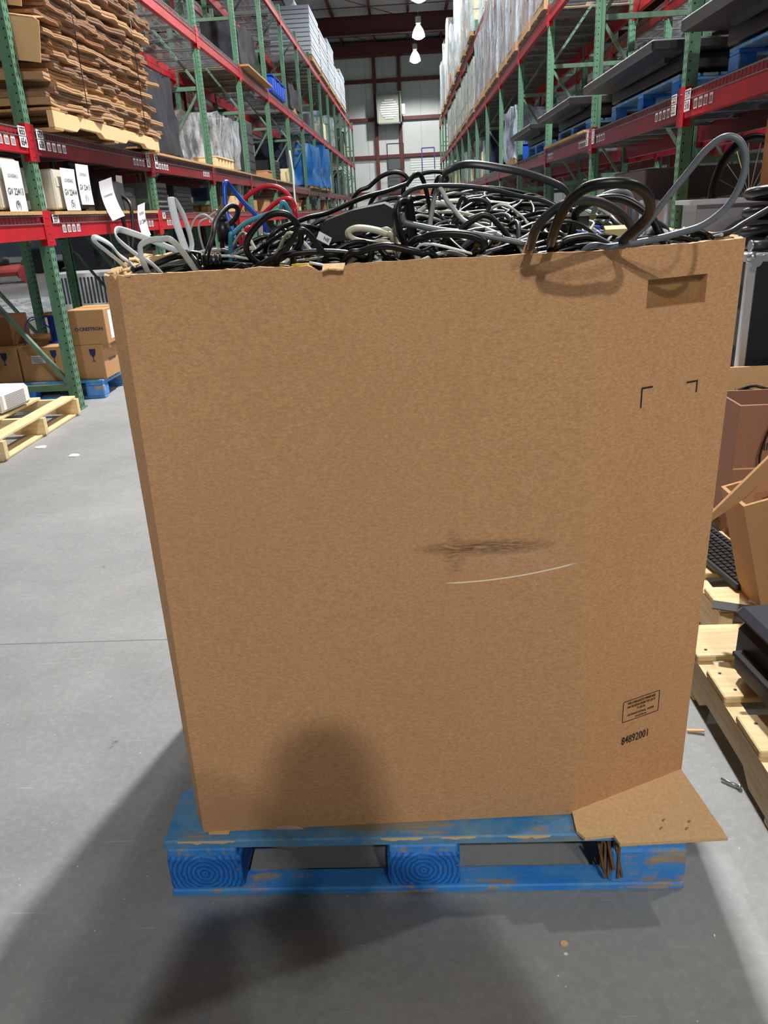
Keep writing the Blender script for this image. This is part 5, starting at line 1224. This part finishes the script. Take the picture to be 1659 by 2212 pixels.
# pink-brown carton with cable over it, open carton with raised flap
PINKB = make_kraft('pinkish_board', (156, 118, 98), (138, 100, 82), (172, 134, 112))
t = thing('brown_carton', 'reddish brown carton with a black cable hanging over it at the right edge', 'box', (1.07, 2.50, .14))
mb = MB().box(0, 0, 0, .5, .012, .455).box(0, .012, 0, .008, .192, .455).box(0, .192, 0, .5, .2, .46).box(.492, .012, 0, .5, .192, .455)
mb.build('carton_body', PINKB, t); MB().box(0, -.0015, .235, .5, -.0002, .24).build('carton_crease', PALE, t)
rects([(.085+.008*i, .30, .089+.008*i, .325) for i in range(5)], (0, 0, 0), (1, 0, 0), (0, 0, 1), .0006, .001).build('printed_mark', INKR, t)
o_ = MB().tube(crom([(1.5, 2.6, .61), (1.26, 2.53, .606), (1.20, 2.485, .598), (1.165, 2.48, .52), (1.145, 2.48, .43), (1.15, 2.48, .36), (1.12, 2.475, .30), (1.105, 2.44, .24), (1.07, 2.40, .19)], 6), .0038, 6).build('hanging_cable', BLK); tag(o_, 'thin black cable hanging over the reddish brown carton', 'cable')
t = thing('open_carton', 'open brown carton with raised flap leaning at the right edge', 'box', (.885, 1.93, .142), 0)
Mt = Matrix.Translation((.072, 0, 0)) @ Matrix.Rotation(-.27, 4, 'Y')
mb = MB(); mb.box(0, 0, 0, .5, .010, .34, Mt).box(0, .010, 0, .01, .15, .34, Mt).box(0, .15, 0, .5, .16, .34, Mt); mb.build('carton_body', CARTON, t)
mb = MB(); q = [Vector((-.08, -.02, .285)), Vector((.06, -.05, .34)), Vector((.36, -.05, .62)), Vector((.30, .10, .62)), Vector((-.03, .14, .33))]
q = [at(1530, 1131, y=1.93), at(1600, 1083, y=1.93), at(1700, 990, y=1.93), at(1700, 950, y=1.93), at(1535, 1112, y=1.93)]
q = [p-Vector((.885, 1.93, .142)) for p in q]; mb.add(q+[p+Vector((.002, .012, .002)) for p in q], [(0, 1, 2, 3, 4), (9, 8, 7, 6, 5)]+[(i, (i+1) % 5, 5+(i+1) % 5, 5+i) for i in range(5)]); mb.build('raised_flap', CARTON, t)
mb = MB(); 
for i in range(3): mb.bar((.05+.02*i, -.002, .30-.055*i), (.4, -.002, .30-.055*i+.10), .0015, .0015, (0, 1, 0))
mb.build('printed_lines', INKR, t)
MB().cbox((.13, .03, .34), (.06, .04, .1), rz=.3).build('blue_patch', BLUEP, t)
# loose papers and bits beside the keyboard
for i, (x, y, w, h, a, m, lb) in enumerate(((.93, 1.93, .04, .07, .5, PAPER, 'small loose paper between the two right pallets'), (.9, 1.95, .14, .05, -.4, DKGREY, 'dark crushed plastic strip beside the printer pallet'), (1.0, 1.96, .05, .12, .8, WHITEP, 'pale scrap in the gap between the right pallets'))):
    o_ = MB().cbox((0, 0, 0), (w, h, .003)).build('scrap', m, None, (x, y, .148+.004*i)); o_.rotation_euler = (0, 0, a); tag(o_, lb, 'scrap')
# bits on the floor
t = thing('bolt', 'steel bolt lying on the floor beside the right pallet', 'bolt', (.685, 1.415, .006), -.75); MB().cyl((-.02, 0, 0), (.018, 0, 0), .0035, 8).build('bolt_shank', STEEL, t); MB().cyl((.018, 0, 0), (.024, 0, 0), .0065, 6).build('bolt_head', STEEL, t)
o_ = MB().bar((-.02, 0, 0), (.02, .004, .004), .007, .005).build('wood_splinter', PALE, None, (.672, 1.60, .004)); tag(o_, 'small pale wood splinter by the right pallet', 'splinter'); o_.rotation_euler = (0, 0, -.3)
for i, (u, v, s, m, lb) in enumerate(((1217, 2040, .010, PALE, 'cream paper crumb on the floor in front of the pallet'), (1222, 2062, .004, WHITEP, 'tiny white crumb beside the cream one in front of the pallet'), (90, 967, .05, WHITEP, 'white scrap of paper on the floor by the left pallet'), (160, 985, .05, PAPER, 'flat white scrap on the floor right of the left pallet'), (1543, 2022, .003, WHITEP, 'tiny white crumb near the right shadow edge'))):
    p = at(u, v, z=0); mb = MB(); k_ = 7; mb.prism([(s*R_.uniform(.4, 1)*math.cos(a*6.28/k_), s*R_.uniform(.4, 1)*math.sin(a*6.28/k_)) for a in range(k_)], 0, .002+s*.08)
    tag(mb.build('floor_scrap', m, None, (p.x, p.y, 0)), lb, 'scrap')
# ============================================================ far end of the aisle
t = thing('wall_heater', 'large grey wall fan housing with round white grille on the back wall', 'wall fan', (-.72, 47.35, 5.62))
mb = MB(); w, h, d = 1.35, 1.5, .45
mb.box(-w/2, -d, 0, w/2, d, .06).box(-w/2, -d, h, w/2, d, h+.06).box(-w/2, -d, 0, -w/2+.07, d, h).box(w/2-.07, -d, 0, w/2, d, h)
mb.build('fan_housing', mat('housing_grey', (120, 132, 128), .5), t)
MB().box(-w/2+.07, -.1, .06, w/2-.07, -.06, h).build('fan_panel', mat('panel_cream', (176, 180, 164), .6), t)
mb = MB()
for i in range(9):
    z = h/2+(i-4)*.11; hw = math.sqrt(max(0, .5**2-((i-4)*.11)**2)); mb.box(-hw, -.15, z-.035, hw, -.11, z+.035)
mb.build('round_grille', mat('grille_white', (238, 242, 242), .4), t)
MB().cbox((w/2+.1, -.2, .7), (.16, .1, .5)).build('control_box', ALU, t)
def rolling_ladder(label, loc, w, h, m, curved=False):
    t = thing('rolling_ladder', label, 'rolling ladder', loc)
    mb = MB()
    for a in (-w/2, w/2):
        mb.bar((a, 0, .1), (a, 0, h), .05, .05); mb.bar((a, -1.4, .1), (a, 0, h*.72), .05, .05); mb.bar((a, -1.4, .1), (a, 0, .1), .05, .05)
    mb.bar((-w/2, 0, h), (w/2, 0, h), .05, .05); mb.bar((-w/2, 0, h*.72), (w/2, 0, h*.72), .04, .04); mb.build('ladder_frame', m, t)
    for k in range(7): z = h*.72*(k+1)/8; MB().box(-w/2, -1.4*(1-(k+1)/8)-.12, z, w/2, -1.4*(1-(k+1)/8)+.12, z+.03).build('ladder_step', m, t)
    for a in (-w/2, w/2):
        for b_ in (-1.4, 0): MB().cyl((a-.02, b_, .08), (a+.02, b_, .08), .08, 12).build('caster', BLACKR, t)
rolling_ladder('black steel rolling ladder standing before the back wall in mid aisle', (-.45, 44.5, 0), .85, 4.45, mat('black_steel', (34, 38, 40), .5))
rolling_ladder('blue steel rolling ladder at the right of the aisle end', (1.15, 40.5, 0), .6, 3.9, mat('blue_steel', (52, 66, 138), .4))
for i, (x, y, s, m, lb) in enumerate(((-.1, 42, .5, mat('green_bin', (40, 90, 80), .5), 'green bin at the aisle end left'), (.6, 41.5, .45, mat('green_bin', (40, 90, 80), .5), 'green bin at the aisle end right of the ladder'), (1.0, 38.5, .45, mat('orange_bin', (190, 110, 60), .6), 'orange box at the far right of the aisle'))):
    carton(lb, (x, y, 0), (s*1.4, s, 1.75 if i < 2 else 2.0), m=m, tape=False, name='stacked_bins', cat='bin')
# ============================================================ the photographer standing behind the camera, whose shadow falls on the bin
def skinned(name, verts, edges, radii, parent, mats, pick, sub=2, root=0):
    me = bpy.data.meshes.new(name); me.from_pydata(verts, edges, []); o = bpy.data.objects.new(name, me); COL.objects.link(o)
    md = o.modifiers.new('s', 'SKIN'); md.use_smooth_shade = True; sb = o.modifiers.new('b', 'SUBSURF'); sb.levels = sub; sb.render_levels = sub
    if not me.skin_vertices: me.skin_vertices.new()
    for i, r in enumerate(radii):
        sv = me.skin_vertices[0].data[i]; sv.radius = r if isinstance(r, tuple) else (r, r); sv.use_root = (i == root)
    bpy.context.view_layer.update(); ev = o.evaluated_get(bpy.context.evaluated_depsgraph_get()); m2 = bpy.data.meshes.new_from_object(ev)
    o.modifiers.clear(); o.data = m2; m2.materials.clear()
    for m in mats: m2.materials.append(m)
    for p in m2.polygons: p.material_index = pick(p.center); p.use_smooth = True
    o.parent = parent; return o
SKIN = mat('skin', (196, 150, 122), .55); SHIRT = mat('grey_shirt', (92, 98, 108), .85, var=.1); JEANS = mat('blue_jeans', (44, 58, 86), .85, var=.15)
PY = -.40
ph = thing('photographer', 'person in a grey shirt and jeans standing behind the camera holding up a phone', 'person', (0, PY, 0))
V = [(0, 0, .96), (0, 0, 1.10), (0, .01, 1.26), (0, .01, 1.40), (0, .0, 1.50), (0, .02, 1.57), (0, .03, 1.65), (0, .02, 1.74)]
Rr = [(.155, .11), (.145, .10), (.165, .115), (.165, .11), (.06, .06), (.06, .065), (.078, .095), (.06, .075)]
E_ = [(i, i+1) for i in range(7)]
for s in (-1, 1):
    b = len(V)
    V += [(s*.10, 0, .86), (s*.12, .02, .50), (s*.13, 0, .10), (s*.135, .11, .045), (s*.14, .18, .035)]; Rr += [(.095, .095), (.062, .065), (.042, .045), (.045, .038), (.034, .022)]
    E_ += [(0, b), (b, b+1), (b+1, b+2), (b+2, b+3), (b+3, b+4)]
    b = len(V)
    V += [(s*.185, .0, 1.44), (s*.26, .03, 1.18), (s*.12, .31, 1.17), (s*.095, .35, 1.185)]; Rr += [(.062, .062), (.046, .046), (.030, .027), (.034, .018)]
    E_ += [(3, b), (b, b+1), (b+1, b+2), (b+2, b+3)]
    for f, (dx, dz, L_) in enumerate(((-.005, .032, .030), (.0, .018, .036), (.002, .004, .034), (.004, -.012, .028))):
        c = len(V); bx, by, bz = s*.088, .365, 1.185+dz*.8
        V += [(bx, by, bz), (bx-s*L_*.8, by+.022, bz+.004), (bx-s*L_*1.6, by+.018, bz+.006)]; Rr += [.0095, .0085, .0075]; E_ += [(b+3, c), (c, c+1), (c+1, c+2)]
    c = len(V); V += [(s*.078, .345, 1.205), (s*.055, .350, 1.228)]; Rr += [.011, .009]; E_ += [(b+3, c), (c, c+1)]
def pick(c):
    if c.z > 1.50: return 0
    if c.y > .17 and c.z > 1.0: return 0
    if c.z < .09: return 3
    return 2 if c.z < .98 else 1
ph.scale = (1.04, 1, 1.045)
body_ = skinned('person_body', V, E_, Rr, ph, [SKIN, SHIRT, JEANS, BLACKR], pick)
hm = MB()
for i in range(9):
    for j in range(16): pass
hm.lathe([(.0, .115), (.045, .108), (.078, .080), (.092, .035), (.094, -.01), (.088, -.035), (.084, -.03), (.085, .0), (.08, .05), (.0, .1)], 24, Matrix.Translation((0, -.002, 1.70)) @ Matrix.Diagonal((.92, 1.12, 1, 1))).build('short_hair', mat('brown_hair', (50, 36, 26), .8, bump=.5, bscale=90), ph)
MB().cbox((0, .128, 1.655), (.022, .024, .045), b=.008).build('nose', SKIN, ph)
for s in (-1, 1):
    MB().lathe([(0, .004), (.009, .002), (.011, 0)], 12, Matrix.Translation((s*.030, .112, 1.68)) @ Matrix.Rotation(-math.pi/2, 4, 'X')).build('eye', WHITEP, ph)
    MB().cbox((s*.083, .02, 1.665), (.014, .032, .058), b=.006).build('ear', SKIN, ph)
MB().cbox((0, .118, 1.615), (.05, .01, .010), b=.003).build('mouth', mat('lips', (160, 92, 84), .5), ph)
sp_ = thing('smartphone', 'dark smartphone held in both hands at the camera position', 'phone', (0, -.0, H)); 
Mp = ROT.to_4x4()
MB().cbox((0, -.045, .0175), (.074, .152, .008), Mp, b=.003).build('phone_body', BLACK, sp_)
MB().cbox((0, -.045, .0225), (.068, .145, .001), Mp).build('phone_screen', mat('dark_screen', (14, 20, 26), .15), sp_)
# ============================================================ pieces that belong to a part hang under that part
for ch_, pa_ in (('placard_number', 'number_placard'), ('barcode_bars', 'barcode_labels'), ('label_lines', 'shipping_label'), ('bulb', 'reflector'), ('notice_print', 'sheet'), ('lens_glass', 'lens_barrel'), ('vent_panel', 'printer_body'), ('screen', 'screen_housing'), ('drive_bay', 'case'), ('tag_print', 'tag_card'), ('packing_tape', 'carton_body'), ('fragile_mark', 'carton_body'), ('stamp_lettering', 'stamp_frame'), ('phone_screen', 'phone_body'), ('barcode', 'tag_flap'), ('adapter_ring', 'adapter_barrel'), ('machine_knob', 'machine_hood')):
    for root in [o for o in bpy.data.objects if o.type == 'EMPTY']:
        A_ = [c for c in root.children if c.name.split('.')[0] == ch_]; B_ = [c for c in root.children if c.name.split('.')[0] == pa_]
        if not A_ or not B_: continue
        for i, a in enumerate(A_):
            b = B_[min(i, len(B_)-1)]
            if b.location.length < 1e-6: a.parent = b
